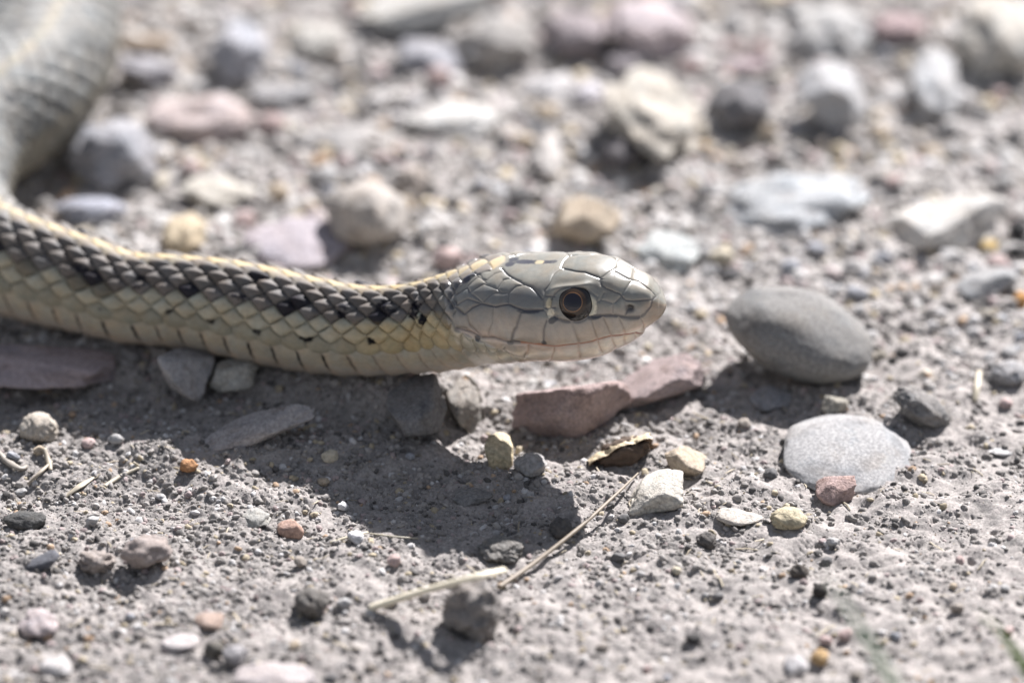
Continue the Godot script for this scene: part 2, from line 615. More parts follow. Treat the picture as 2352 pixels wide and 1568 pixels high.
func head_skin(a: float, t: float, radius: float) -> Array:
	# [rise, colour] of the head's plates at a behind the snout and t degrees from the midline
	var best := 900.0
	var weight := 1.0
	var bin: Array = line_bins.get(int(a / 20.0) * 100 + int(floor(t / 10.0)) + 20, [])
	var k := radius * 0.0174533
	for s in bin:
		var ax: float = a - s[0]
		var ay: float = (t - s[1]) * k
		var bx: float = s[2] - s[0]
		var by: float = (s[3] - s[1]) * k
		var u := clampf((ax * bx + ay * by) / (bx * bx + by * by + 0.001), 0.0, 1.0)
		ax -= bx * u
		ay -= by * u
		var d := ax * ax + ay * ay
		if d < best:
			best = d
			weight = s[4]
	var e := absf(sqrt(pow(a - EYE_A, 2) + pow((t - EYE_ANGLE) * k, 2)) - 41.0)
	best = sqrt(best)
	if e < best:
		best = e
		weight = 2.0
	var rise := -1.1 * (0.6 + weight * 0.45) * exp(-best * best / (2.4 + weight * 1.3)) + 2.6 * (1.0 - exp(-best / 9.0))
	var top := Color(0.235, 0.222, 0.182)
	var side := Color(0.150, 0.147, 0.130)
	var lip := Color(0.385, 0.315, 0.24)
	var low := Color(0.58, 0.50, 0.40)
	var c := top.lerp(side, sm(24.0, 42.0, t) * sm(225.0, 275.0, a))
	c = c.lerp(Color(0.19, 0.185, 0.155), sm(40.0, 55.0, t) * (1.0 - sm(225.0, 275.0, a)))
	var cheek := 77.0 if a < 240.0 else 77.0 - sm(240.0, 330.0, a) * 16.0 + sm(350.0, 430.0, a) * 6.0
	c = c.lerp(Color(0.245, 0.222, 0.185), sm(cheek - 4.0, cheek + 3.0, t))
	c = c.lerp(lip, sm(cheek + 4.0, 98.0, t))
	var mouth := 105.0 if a < 226.0 else 105.0 - (a - 226.0) / 9.0
	c = c.lerp(low, sm(mouth - 1.0, mouth + 4.0, t) * (1.0 - 0.4 * sm(260.0, 330.0, a)))
	c = c.lerp(Color(0.46, 0.34, 0.27), sm(mouth - 2.0, mouth, t) * (1.0 - sm(mouth + 3.0, mouth + 9.0, t)) * 0.5)
	c = c.lerp(Color(0.29, 0.215, 0.14), (1.0 - sm(24.0, 62.0, a)) * sm(44.0, 64.0, t) * 0.9)
	var dark := [0.0, 0.33, 0.72, 0.97][int(weight)] as float
	if t > mouth - 3.0 and a < 300.0:
		c = c.lerp(Color(0.33, 0.17, 0.10), dark * 1.6 * exp(-best * best / 4.5))
	else:
		c = c.lerp(Color(0.022, 0.019, 0.022), dark * exp(-best * best / (2.0 + weight * weight * 1.1)))
	return [rise, c]


func body_skin(a: float, t: float, roll: float, radius: float) -> Array:
	# [rise, colour] of the overlapping keeled scales
	var q := scale_count(a)
	var own := t + roll
	var flat := absf(own)
	var near_head := 1.0 - sm(470.0, 620.0, a)
	var best := -9.0
	var second := -9.0
	var row := 0
	var at := 0
	var bx := 0.0
	var by := 0.0
	var r0 := roundi(clampf(own / 12.0, -8.0, 8.0))
	for i in range(maxi(r0 - 1, -8), mini(r0 + 1, 8) + 1):
		var mid := 12.0 * i
		var half := 12.0
		if absi(i) == 8:
			mid = 98.0 * signf(i)
			half = 15.0
		elif absi(i) == 7:
			half = 13.0
		var off := 0.5 if (i & 1) else 0.0
		var j0 := floorf(q - off)
		for jj in 2:
			var x := q - off - (j0 + jj)
			var y := (own - mid) / half
			var v := 1.0 - x * x / 0.175 - y * y * (1.0 + 0.45 * x) / 0.70 + x * 0.32
			if absi(i) >= 7:
				v = 1.0 - x * x / 0.26 - y * y * (1.0 + 0.3 * x) / 0.80 + x * 0.45
			elif absi(i) == 6:
				v += 0.10
			if v > best:
				second = best
				best = v
				row = i
				at = int(j0) + jj
				bx = x
				by = y
			elif v > second:
				second = v
	if flat > 104.0 and (flat - 107.0) / 13.0 > best:
		var k := floorf(q + (flat - 110.0) * 0.004)
		var part := q + (flat - 110.0) * 0.004 - k
		var r := 5.0 * part - 5.0 * sm(0.9, 1.0, part)
		var c := Color(0.375, 0.342, 0.265).lerp(Color(0.42, 0.37, 0.31), sm(120.0, 150.0, flat))
		var tick := sm(0.80, 0.85, part - 0.03 * hash_of(int(k), 5)) * sm(108.0, 114.0, flat) * (1.0 - sm(130.0, 146.0, flat)) * (0.75 + 0.25 * hash_of(int(k), 3)) * sm(640.0, 800.0, a)
		c = c.lerp(Color(0.12, 0.10, 0.07), sm(0.93, 1.0, part) * 0.7)
		c = c.lerp(Color(0.50, 0.36, 0.25), sm(0.55, 0.85, part) * 0.25)
		c = c.lerp(Color(0.015, 0.015, 0.016), tick)
		return [r, c]
	var edge := best - second
	var size := radius / 105.0
	var inside := sm(0.0, 0.55, minf(best + 0.22, edge + 0.05))
	var roof := 1.0 - pow(absf(by), 1.25)
	var dome := 1.0 - by * by * 1.1 - bx * bx * 2.0
	var shape := roof * 0.95 - bx * bx * 1.6 + bx * 0.55
	var tall := 12.5
	if absi(row) >= 6:
		shape = dome * 0.95 - bx * bx * 0.8 + bx * 0.5
		tall = 14.0 if absi(row) < 8 else 9.0
	if absi(row) <= 1:
		tall *= 0.4
	tall *= (1.0 - 0.45 * sm(1500.0, 2000.0, a)) * size * lerpf(1.0, 0.6, near_head)
	var rise := tall * maxf(shape, 0.0) * (0.18 + 0.82 * inside)
	var n := absi(row)
	var h := hash_of(row, at)
	var c := Color(0.125, 0.112, 0.100)
	var skin := Color(0.048, 0.046, 0.043)
	if n == 0:
		c = Color(0.47, 0.385, 0.235)
		skin = Color(0.33, 0.27, 0.16)
	elif n == 1:
		c = Color(0.36, 0.31, 0.21).lerp(Color(0.20, 0.18, 0.155), 0.5 + 0.5 * h)
		skin = Color(0.10, 0.09, 0.07)
	elif n <= 5:
		c = Color(0.140, 0.128, 0.116) * (0.86 + 0.3 * h)
		var block := (at + (2 if n >= 4 else 0)) % 4
		if (n == 2 and block == 0 and h > 0.6) or (n == 5 and block == 0 and h > 0.35) or (n == 4 and block == 0 and h > 0.8):
			c = Color(0.022, 0.021, 0.026)
	elif n <= 7:
		c = Color(0.40, 0.375, 0.285) * (0.88 + 0.14 * h)
		skin = Color(0.135, 0.128, 0.085)
		if n == 6 and h < 0.22:
			c = Color(0.16, 0.145, 0.11)
	else:
		c = Color(0.285, 0.27, 0.205) * (0.88 + 0.14 * h)
		skin = Color(0.085, 0.08, 0.055)
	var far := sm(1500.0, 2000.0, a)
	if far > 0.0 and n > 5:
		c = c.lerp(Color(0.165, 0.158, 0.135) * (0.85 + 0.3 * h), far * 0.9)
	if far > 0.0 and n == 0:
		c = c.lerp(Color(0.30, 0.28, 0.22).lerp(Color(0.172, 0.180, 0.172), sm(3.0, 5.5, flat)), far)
	if far > 0.0 and n <= 5:  # back rows paled on the rear coil: sunlit sheen put into the colour
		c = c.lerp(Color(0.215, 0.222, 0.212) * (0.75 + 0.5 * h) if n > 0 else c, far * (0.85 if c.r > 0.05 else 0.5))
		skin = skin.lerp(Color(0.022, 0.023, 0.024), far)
	c = c.lerp(Color(c.r * 1.15, c.g * 1.12, c.b * 1.1), sm(-0.2, 0.5, bx))
	c = c.lerp(skin, (1.0 - sm(0.02, 0.17, minf(edge, best + 0.16) - 0.17 * sm(1500.0, 2000.0, a))) * (0.9 if n < 6 else 0.55))
	if n >= 7 and hash_of(row, at, 9) < 0.3 and far < 0.5:
		c = c.lerp(Color(0.02, 0.02, 0.02), (1.0 - sm(0.05, 0.42, edge)) * sm(-0.05, 0.2, bx) * (1.0 - near_head))
	# the yellow wash on the sides of the neck and the pale cheek behind the jaw
	var gold := sm(420.0, 500.0, a) * (1.0 - sm(640.0, 800.0, a)) * sm(52.0, 62.0, flat - roll)
	c = c.lerp(Color(0.43, 0.315, 0.135) * (0.72 + 0.5 * sm(0.05, 0.4, best)), gold * 0.48)
	var pale := (1.0 - sm(440.0, 540.0, a)) * sm(70.0, 92.0, flat - roll)
	c = c.lerp(Color(0.47, 0.40, 0.28) * (0.7 + 0.4 * sm(0.0, 0.4, best)), pale * 0.6)
	var grey := (1.0 - sm(470.0, 530.0, a)) * sm(30.0, 42.0, flat) * (1.0 - sm(66.0, 84.0, flat))
	c = c.lerp(Color(0.21, 0.20, 0.175) * (0.75 + 0.35 * sm(0.0, 0.4, best)), grey * 0.75)
	return [rise, c, edge]


func build_snake() -> void:
	read_lines()
	var root := Node3D.new()
	root.name = "garter_snake"
	add_child(root)
	tag(root, "olive-grey garter snake with pale yellow stripes, raising its head over the gravel", "snake")
	var base := Vector3(0, 0, -300.0) * U
	root.position = base
	var angles := []
	for i in 250:
		angles.append(-46.0 + 214.0 * i / 250.0)
	for i in 47:
		angles.append(168.0 + 146.0 * i / 46.0)
	var nv := angles.size()
	var places := []
	var a := 0.0
	while a < 14.0:
		places.append(a)
		a += 0.8
	while a < 470.0:
		places.append(a)
		a += 1.75
	var neck_at := places.size()
	while a < 1620.0:
		places.append(a)
		a += 3.1
	while a < 3300.0:
		places.append(a)
		a += 7.0
	while a < total:
		places.append(a)
		a += 26.0
	places.append(total)
	var nu := places.size()
	var pts := PackedVector3Array()
	var cols := PackedColorArray()
	pts.resize(nu * nv)
	cols.resize(nu * nv)
	var mottle := FastNoiseLite.new()
	mottle.seed = 3
	mottle.frequency = 1.0 / 16.0
	mottle.fractal_octaves = 3
	for i in nu:
		a = places[i]
		var r := spine(total - a)
		var centre: Vector3 = r[0]
		var side: Vector3 = r[2]
		var up: Vector3 = r[3]
		var w: float = r[4]
		var t: float = r[5]
		var box: float = r[6]
		var power := 2.0 / (2.0 + 0.5 * box)
		var radius := (w + t) * 0.5
		var shrink := clampf(radius / 60.0, 0.1, 1.0)
		if a > total - 60.0:
			shrink = 0.1
		var roll := 12.0 * sm(430.0, 560.0, a) * (1.0 + 0.4 * sm(1500.0, 2000.0, a))
		var patches: Array = patch_bins.get(int(a / 20.0), [])
		for j in nv:
			var deg: float = angles[j]
			if deg > 180.0:
				deg -= 360.0
			var th := deg_to_rad(deg)
			var sn := sin(th)
			var cs := cos(th)
			var sx := signf(sn) * pow(absf(sn), power)
			var cy := signf(cs) * pow(absf(cs), power)
			if cs < 0.0:
				sx *= 1.0 - 0.22 * box * cy * cy
			var p := centre + side * (w * sx) + up * (t * cy)
			var n := (side * (sx / w) + up * (cy / t)).normalized()
			var flat := absf(deg)
			var end := plates_end(flat)
			var rise := 0.0
			var c: Color
			var edge := 0.0
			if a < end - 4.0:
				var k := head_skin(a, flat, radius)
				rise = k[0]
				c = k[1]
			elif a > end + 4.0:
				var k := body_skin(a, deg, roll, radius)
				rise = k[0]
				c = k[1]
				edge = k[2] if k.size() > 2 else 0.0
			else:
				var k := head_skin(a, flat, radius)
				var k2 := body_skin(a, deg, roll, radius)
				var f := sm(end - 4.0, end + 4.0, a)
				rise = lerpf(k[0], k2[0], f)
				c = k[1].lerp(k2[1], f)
			for q in patches:
				if deg > -1.0 or q[1] < 20.0:
					var da: float = (a - q[0]) / q[2]
					var dt: float = (flat - q[1]) / q[3]
					var d := da * da + dt * dt
					if d < 3.0:
						var ragged := 0.35 * mottle.get_noise_2d(a * 2.5, flat * 5.0)
						if a > 480.0:
							ragged = 0.9 * mottle.get_noise_2d(a * 1.2, flat * 2.5) + (edge * 0.6 if q[1] > 70 else edge * 0.35)
						c = c.lerp(Color(q[5], q[6], q[7]), q[4] * (1.0 - sm(0.6, 1.5, d + ragged)))
			# nostril
			var dn := pow((a - 74.0) / 10.0, 2) + pow((flat - 76.0) / 6.5, 2)
			if dn < 4.0:
				rise -= 11.0 * exp(-dn * 1.3)
				c = c.lerp(Color(0.03, 0.022, 0.018), 0.9 * exp(-dn * dn * 0.8))
			# brow over the eye, and the flat of the socket under it
			var de := Vector2(a - EYE_A, (flat - EYE_ANGLE) * radius * 0.01745)
			rise += 8.0 * exp(-pow((de.y + 41.0) / 10.0, 2) - pow(de.x / 40.0, 4))
			c = c * (1.0 + 0.13 * mottle.get_noise_2d(a, flat * 1.9) + 0.16 * mottle.get_noise_2d(a * 0.22, flat * 0.45 + 700.0) + 0.10 * mottle.get_noise_2d(a * 4.0, flat * 7.0))
			var warmth := 0.10 * mottle.get_noise_2d(a * 0.3 + 900.0, flat * 0.6)
			c = Color(c.r * (1.0 + warmth), c.g, c.b * (1.0 - warmth))
			pts[i * nv + j] = (p + n * (rise * shrink)) * U - base
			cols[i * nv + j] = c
	var skin := StandardMaterial3D.new()
	skin.vertex_color_use_as_albedo = true
	skin.roughness = 0.6
	skin.metallic_specular = 0.3
	var plate := StandardMaterial3D.new()
	plate.vertex_color_use_as_albedo = true
	plate.roughness = 0.34
	plate.metallic_specular = 0.65
	plate.clearcoat_enabled = true
	plate.clearcoat = 1.0
	plate.clearcoat_roughness = 0.27
	var both := ArrayMesh.new()
	both = grid_mesh(pts.slice(0, (neck_at + 1) * nv), cols.slice(0, (neck_at + 1) * nv), neck_at + 1, nv, true, false, both, plate)
	both = grid_mesh(pts.slice(neck_at * nv), cols.slice(neck_at * nv), nu - neck_at, nv, true, false, both, skin)
	mesh_node("body", both, null, root)
	for s in [1.0, -1.0]:
		build_eye(root, base, s)


func build_eye(root: Node3D, base: Vector3, s: float) -> void:
	var r := spine(total - EYE_A)
	var power := 2.0 / (2.0 + 0.5 * float(r[6]))
	var th := deg_to_rad(EYE_ANGLE)
	var sx := pow(sin(th), power) * s
	var cy := pow(cos(th), power)
	var w: float = r[4]
	var t: float = r[5]
	var p: Vector3 = r[0] + r[2] * (w * sx) + r[3] * (t * cy)
	var n: Vector3 = (r[2] * (sx / w * 1.0) + r[3] * (cy / t * 0.42)).normalized()
	var ball := 46.5
	var centre: Vector3 = p - n * 28.5 - r[3] * 4.5
	var eye := MeshInstance3D.new()
	eye.name = "eye"
	eye.mesh = cap_mesh(ball, 0.0, 1.5, func(x): return Color(0.035, 0.022, 0.014).lerp(Color(0.010, 0.008, 0.008), sm(0.62, 0.82, x)).lerp(Color(0.045, 0.027, 0.016), sm(0.42, 0.52, x) * (1.0 - sm(0.54, 0.66, x))))
	var glossy := StandardMaterial3D.new()
	glossy.vertex_color_use_as_albedo = true
	glossy.roughness = 0.14
	glossy.metallic_specular = 0.3
	glossy.clearcoat_enabled = true
	glossy.clearcoat = 0.7
	glossy.clearcoat_roughness = 0.03
	eye.material_override = glossy
	root.add_child(eye, true)
	eye.position = centre * U - base
	var gaze: Vector3 = (r[2] * (0.88 * s) + r[3] * 0.46 + r[1] * 0.10).normalized()
	eye.basis = Basis(Quaternion(Vector3.UP, gaze))
	var ring := mesh_node("iris_ring", cap_mesh(ball + 0.7, 0.445, 0.515, func(x): return Color(0.26, 0.14, 0.06).lerp(Color(0.09, 0.045, 0.022), absf(x - 0.478) / 0.04)), glossy, eye)
	ring.position = Vector3.ZERO
	mesh_node("pupil", cap_mesh(ball + 0.9, 0.0, 0.46, func(x): return Color(0.012, 0.013, 0.020)), glossy, eye)


func cap_mesh(radius: float, from: float, to: float, tint: Callable) -> ArrayMesh:
	# a zone of a sphere about +y between two polar angles
	var nu := 28
	var nv := 65
	var pts := PackedVector3Array()
	var cols := PackedColorArray()
	for i in nu:
		var f := lerpf(from, to, float(i) / (nu - 1))
		var c: Color = tint.call(f)
		for j in nv:
			var g := TAU * j / (nv - 1)
			pts.append(Vector3(sin(f) * cos(g), cos(f), sin(f) * sin(g)) * radius * U)
			cols.append(c)
	return grid_mesh(pts, cols, nu, nv, true, true)


# ------------------------------------------------------------------ stones

func stone_mesh(number: int, half: Vector3, kind: String, fine: int, lumps := 1.0) -> ArrayMesh:
	# A closed stone with the given half sizes (in U): "round" is water-worn, "angular" is broken along flat faces, "rough" is a crumbly clod.
	var n := FastNoiseLite.new()
	n.seed = number * 13 + 1
	n.noise_type = FastNoiseLite.TYPE_SIMPLEX_SMOOTH
	n.frequency = 0.8
	n.fractal_type = FastNoiseLite.FRACTAL_NONE
	var pick := RandomNumberGenerator.new()
	pick.seed = number * 977 + 5
	var faces := []
	if kind == "angular":
		for i in 11:
			var d := Vector3(pick.randfn(), pick.randfn(), pick.randfn()).normalized()
			faces.append([d, pick.randf_range(0.58, 0.92)])
		faces.append([Vector3(pick.randf_range(-0.25, 0.25), 1, pick.randf_range(-0.25, 0.25)).normalized(), 0.62])
	var nu := fine
	var nv := fine * 3 / 2 + 1
	var pts := PackedVector3Array()
	var cols := PackedColorArray()
	pts.resize(nu * nv)
	cols.resize(nu * nv)
	var lo := Vector3.ONE * 9.0
	var hi := -lo
	for i in nu:
		var f := PI * i / (nu - 1)
		for j in nv:
			var g := TAU * (j % (nv - 1)) / (nv - 1)
			var d := Vector3(cos(f), sin(f) * cos(g), sin(f) * sin(g))
			var r := 1.0
			if kind == "angular":
				r = 1.25
				for face in faces:
					var k: float = d.dot(face[0])
					if k > 0.05:
						var e: float = face[1] / k
						if e < r + 0.1:
							r = minf(r, e) - 0.35 * pow(maxf(0.1 - absf(r - e), 0.0), 2) / 0.4
				r *= 1.0 + lumps * (0.05 * n.get_noise_3dv(d * 2.0) + 0.03 * n.get_noise_3dv(d * 6.0) + 0.016 * n.get_noise_3dv(d * 16.0))
			elif kind == "rough":
				r *= 1.0 + lumps * (0.24 * n.get_noise_3dv(d * 1.6) + 0.13 * n.get_noise_3dv(d * 4.0) + 0.08 * n.get_noise_3dv(d * 9.0) + 0.045 * n.get_noise_3dv(d * 22.0))
			else:
				r *= 1.0 + lumps * (0.20 * n.get_noise_3dv(d * 1.3) + 0.055 * n.get_noise_3dv(d * 3.5) + 0.010 * n.get_noise_3dv(d * 14.0))
			var p := d * r
			lo = lo.min(p)
			hi = hi.max(p)
			pts[i * nv + j] = p
			var v := 1.0 + 0.32 * n.get_noise_3dv(d * 1.7 + Vector3(7, 1, 3)) + 0.17 * n.get_noise_3dv(d * 9.0) + 0.13 * n.get_noise_3dv(d * 26.0)
			var warm := 0.05 * n.get_noise_3dv(d * 1.7 + Vector3(3, 9, 4))
			cols[i * nv + j] = Color(v * (1.0 + warm), v, v * (1.0 - warm))
	var mid := (lo + hi) * 0.5
	var by := half * 2.0 / (hi - lo) * U
	for i in pts.size():
		pts[i] = (pts[i] - mid) * by
	return grid_mesh(pts, cols, nu, nv, true, false)


func stone(called: String, category: String, label: String, short: String, cx: float, cy: float, w: float, h: float, kind: String, color: Color, o := {}) -> MeshInstance3D:
	# A stone whose middle shows at (cx, cy) of the photograph and that looks w wide and h high there; it stands where that ray comes down.
	var high: float = h * 0.5
	var tall: float = o.get("tall", 0.74) * 0.88
	var b := tall * high / cos(TILT)
	var c := sqrt(maxf(high * high - pow(b * cos(TILT), 2), pow(0.3 * high, 2))) / sin(TILT)
	if o.has("deep"):
		c = o.deep
	var sink: float = o.get("sink", 0.15) + 0.07
	var p := on_ground(cx, cy, b * (1.0 - 2.0 * sink) + float(o.get("lift", 0.0)))
	var fine := clampi(int(sqrt(w * h) / 3.2), 14, 72)
	var number := landmarks.size() + int(o.get("seed", 0)) * 100
	var near := 1.0 - (-p.z / U) / 28000.0
	var m := stone_mesh(number, Vector3(w * 0.5, b, c) / near, kind, fine, o.get("lumps", 1.0))
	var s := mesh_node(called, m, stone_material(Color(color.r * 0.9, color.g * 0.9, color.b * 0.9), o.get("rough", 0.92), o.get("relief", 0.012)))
	s.position = p
	s.rotation = Vector3(deg_to_rad(o.get("pitch", 0.0)), deg_to_rad(o.get("yaw", 0.0)), deg_to_rad(o.get("roll", 0.0)))
	tag(s, label, category, o.get("group", ""))
	landmarks.append([short, p.x / U, -p.z / U, maxf(w, h) * 0.5])
	return s


func build_named_stones() -> void:
	# beside and in front of the snake
	stone("egg_stone", "stone", "large smooth dark grey egg-shaped stone in front of the snake's snout", "the egg-shaped stone", 1838, 768, 350, 200, "round", Color(0.255, 0.25, 0.235), {"roll": -17, "tall": 0.84, "sink": -0.06, "lift": 10.0, "lumps": 0.22, "yaw": -12})
	stone("half_buried_stone", "stone", "smooth whitish domed stone half buried in the dust", "the half-buried white stone", 1948, 1046, 300, 168, "round", Color(0.355, 0.353, 0.345), {"tall": 0.36, "sink": 0.46, "pitch": 5, "relief": 0.003, "lumps": 0.3, "roll": -4})
	stone("pink_stone", "stone", "broken pinkish stone with a ridge under the snake's chin", "the pink stone under the chin", 1318, 948, 280, 150, "angular", Color(0.36, 0.285, 0.268), {"tall": 0.9, "sink": 0.2, "yaw": 18, "pitch": -24, "seed": 3})
	stone("pink_rock", "stone", "long pinkish rock reaching from the pink stone towards the egg-shaped stone", "the long pink rock", 1515, 890, 235, 125, "angular", Color(0.35, 0.285, 0.27), {"tall": 0.8, "pitch": -18, "sink": 0.25, "roll": 16, "yaw": 20, "seed": 5})
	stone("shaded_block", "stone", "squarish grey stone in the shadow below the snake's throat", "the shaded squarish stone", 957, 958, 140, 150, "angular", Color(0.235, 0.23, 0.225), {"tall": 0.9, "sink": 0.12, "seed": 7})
	stone("shard_stone", "stone", "thin upright shard of dark stone beside the shaded squarish stone", "the upright shard", 1072, 935, 62, 125, "angular", Color(0.27, 0.25, 0.22), {"tall": 0.85, "sink": 0.2, "roll": 24, "seed": 2})
	stone("quartz_pebble", "pebble", "honey-yellow crystal pebble on the edge of the snake's shadow", "the honey-yellow pebble", 1146, 1038, 68, 74, "angular", Color(0.60, 0.515, 0.34), {"tall": 0.85, "sink": 0.1, "rough": 0.5, "seed": 4})
	stone("grey_pebble", "pebble", "rounded light grey pebble touching the honey-yellow pebble", "the light grey pebble", 1218, 1066, 78, 62, "round", Color(0.37, 0.36, 0.345), {"tall": 0.85, "sink": 0.1})
	stone("tan_wedge", "stone", "tan wedge-shaped stone with a pointed end above the white wedge", "the tan wedge", 1572, 1066, 100, 78, "angular", Color(0.48, 0.405, 0.31), {"tall": 0.75, "sink": 0.12, "roll": -22, "seed": 6})
	stone("white_wedge", "stone", "white angular stone with a dark speck beside the dry stalk", "the white wedge", 1506, 1133, 142, 92, "angular", Color(0.60, 0.565, 0.49), {"tall": 0.72, "sink": 0.12, "roll": 12, "seed": 8})
	stone("reddish_stone", "stone", "reddish broken stone in front of the half-buried white stone", "the reddish stone", 1922, 1128, 96, 66, "angular", Color(0.42, 0.31, 0.28), {"tall": 0.8, "sink": 0.1, "roll": 8, "seed": 9})
	stone("yellowish_pebble", "pebble", "yellowish double-lobed pebble left of the reddish stone", "the yellowish pebble", 1812, 1190, 88, 56, "rough", Color(0.52, 0.46, 0.32), {"tall": 0.8, "sink": 0.15, "lumps": 0.6})
	stone("pale_chip", "stone", "flat pale chip lying beside the yellowish pebble", "the flat pale chip", 1700, 1190, 112, 46, "angular", Color(0.55, 0.51, 0.45), {"tall": 0.5, "sink": 0.25, "roll": -6, "seed": 10})
	stone("clod_stone", "stone", "rough grey clod of a stone lying aslant behind the half-buried white stone", "the slanting clod", 2120, 938, 158, 82, "rough", Color(0.25, 0.24, 0.225), {"tall": 0.85, "sink": 0.1, "roll": -33, "lumps": 0.6})
	stone("thin_chip", "pebble", "thin white chip lying flat at the frame's edge near the half-buried white stone", "the thin white chip", 2306, 1037, 74, 24, "angular", Color(0.55, 0.54, 0.52), {"tall": 0.4, "sink": 0.2, "seed": 11})
	stone("stub_stone", "pebble", "small tan block at the foot of the egg-shaped stone", "the small tan block", 1918, 932, 66, 54, "angular", Color(0.34, 0.32, 0.27), {"tall": 0.85, "sink": 0.15, "seed": 12})
	stone("shade_slab", "stone", "flat bluish stone in the egg-shaped stone's shadow", "the flat stone in the egg stone's shade", 1770, 915, 100, 60, "round", Color(0.33, 0.33, 0.335), {"tall": 0.5, "sink": 0.3})
	stone("dark_nugget", "pebble", "round dark nugget at the tip of the snake's shadow", "the dark nugget", 1288, 1212, 58, 52, "rough", Color(0.12, 0.115, 0.11), {"tall": 0.9, "sink": 0.1, "lumps": 0.6})
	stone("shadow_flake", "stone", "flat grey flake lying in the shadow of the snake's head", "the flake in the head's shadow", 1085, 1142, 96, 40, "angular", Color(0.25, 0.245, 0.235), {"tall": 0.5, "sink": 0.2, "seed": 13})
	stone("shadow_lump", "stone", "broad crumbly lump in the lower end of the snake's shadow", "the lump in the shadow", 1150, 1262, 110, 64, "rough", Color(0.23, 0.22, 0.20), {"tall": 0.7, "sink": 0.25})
	stone("straw_clod", "stone", "blunt dark grey clod that the thick straw rests on", "the clod under the straw", 1084, 1402, 142, 158, "rough", Color(0.29, 0.27, 0.25), {"tall": 0.93, "sink": 0.12, "lumps": 0.85})
	stone("cream_ball", "stone", "knobbly cream-coloured ball of stone at the shadow's left end", "the cream ball", 88, 984, 92, 76, "rough", Color(0.49, 0.445, 0.375), {"tall": 0.92, "sink": 0.05, "lumps": 0.55})
	stone("two_tone_pebble", "pebble", "smooth oval pebble, grey at one end and pinkish at the other", "the two-tone pebble", 335, 1269, 122, 82, "round", Color(0.36, 0.31, 0.28), {"tall": 0.9, "sink": 0.08, "roll": 6})
	stone("salmon_pebble", "pebble", "salmon-coloured pebble on bare soil left of the snake's shadow", "the salmon pebble", 667, 1213, 62, 42, "angular", Color(0.46, 0.315, 0.25), {"tall": 0.9, "sink": 0.1, "seed": 14, "lumps": 0.5})
	stone("orange_pebble", "pebble", "small round orange-brown pebble casting a narrow shadow", "the orange-brown pebble", 433, 1072, 44, 34, "round", Color(0.46, 0.25, 0.125), {"tall": 0.95, "sink": 0.02})
	stone("soil_flake", "stone", "flat grey-green stone level with the soil near the salmon pebble", "the flat grey-green stone", 586, 1190, 74, 48, "round", Color(0.36, 0.355, 0.325), {"tall": 0.6, "sink": 0.3})
	stone("belly_slab", "stone", "pinkish slab in the shade under the snake's belly at the frame's edge", "the shaded pink slab", 90, 842, 350, 130, "angular", Color(0.41, 0.345, 0.34), {"tall": 0.62, "sink": 0.1, "lift": 14.0, "roll": -3, "seed": 15})
	stone("belly_wedge", "stone", "grey wedge of stone in the shade under the snake's belly", "the shaded grey wedge", 412, 858, 135, 130, "angular", Color(0.40, 0.385, 0.375), {"tall": 0.85, "sink": 0.0, "lift": 16.0, "roll": -20, "seed": 16})
	stone("belly_pebble", "pebble", "pale oval pebble in the shade under the snake's belly", "the shaded pale pebble", 537, 862, 116, 82, "round", Color(0.49, 0.475, 0.42), {"tall": 0.85, "sink": 0.0, "lift": 12.0, "roll": 12})
	stone("belly_chip", "pebble", "small grey chip wedged under the belly beside the shaded pink slab", "the chip under the belly", 304, 818, 66, 50, "angular", Color(0.28, 0.27, 0.26), {"tall": 0.8, "sink": 0.1, "seed": 17})
	stone("ledge_stone", "stone", "long grey ledge of stone crossing the edge of the body's shadow", "the long grey ledge", 590, 982, 280, 70, "angular", Color(0.42, 0.395, 0.38), {"tall": 0.7, "sink": 0.1, "lift": 8.0, "roll": 17, "yaw": 12, "seed": 18})
	stone("black_clod", "stone", "flat blackish clod at the frame's edge, its top dull", "the blackish clod", 56, 1196, 100, 48, "rough", Color(0.10, 0.10, 0.095), {"tall": 0.8, "sink": 0.1, "lumps": 0.5})
	stone("slate_chip", "pebble", "slanting blue-black chip of slate left of the two-tone pebble", "the slate chip", 98, 1288, 84, 40, "angular", Color(0.13, 0.135, 0.15), {"tall": 0.7, "sink": 0.1, "roll": 14, "seed": 19})
	stone("warty_clod", "stone", "warty pale brown clod between the slate chip and the two-tone pebble", "the warty clod", 222, 1290, 92, 58, "rough", Color(0.34, 0.30, 0.27), {"tall": 0.85, "sink": 0.1, "lumps": 1.2})
	stone("dark_clod", "stone", "dark crumbly clod with its own shadow below the salmon pebble", "the dark crumbly clod", 716, 1385, 82, 74, "rough", Color(0.165, 0.155, 0.14), {"tall": 0.9, "sink": 0.1, "lumps": 0.8})
	stone("rust_flake", "pebble", "pale flake with a rusty edge below the two-tone pebble", "the rusty-edged flake", 478, 1428, 70, 40, "angular", Color(0.44, 0.34, 0.28), {"tall": 0.6, "sink": 0.15, "seed": 20})
	stone("white_flake", "pebble", "blurred white flake below the rusty-edged flake", "the blurred white flake", 412, 1478, 96, 44, "angular", Color(0.55, 0.51, 0.49), {"tall": 0.6, "sink": 0.2, "seed": 21})
	stone("white_bead", "pebble", "tiny white bead of stone on the shadow's left edge", "the white bead", 788, 1163, 26, 22, "round", Color(0.66, 0.66, 0.65), {"tall": 0.9, "sink": 0.05})
	stone("white_tooth", "pebble", "small white tooth-shaped chip beside a thin straw", "the white tooth", 816, 1236, 38, 34, "angular", Color(0.62, 0.62, 0.62), {"tall": 0.85, "sink": 0.05, "seed": 22})
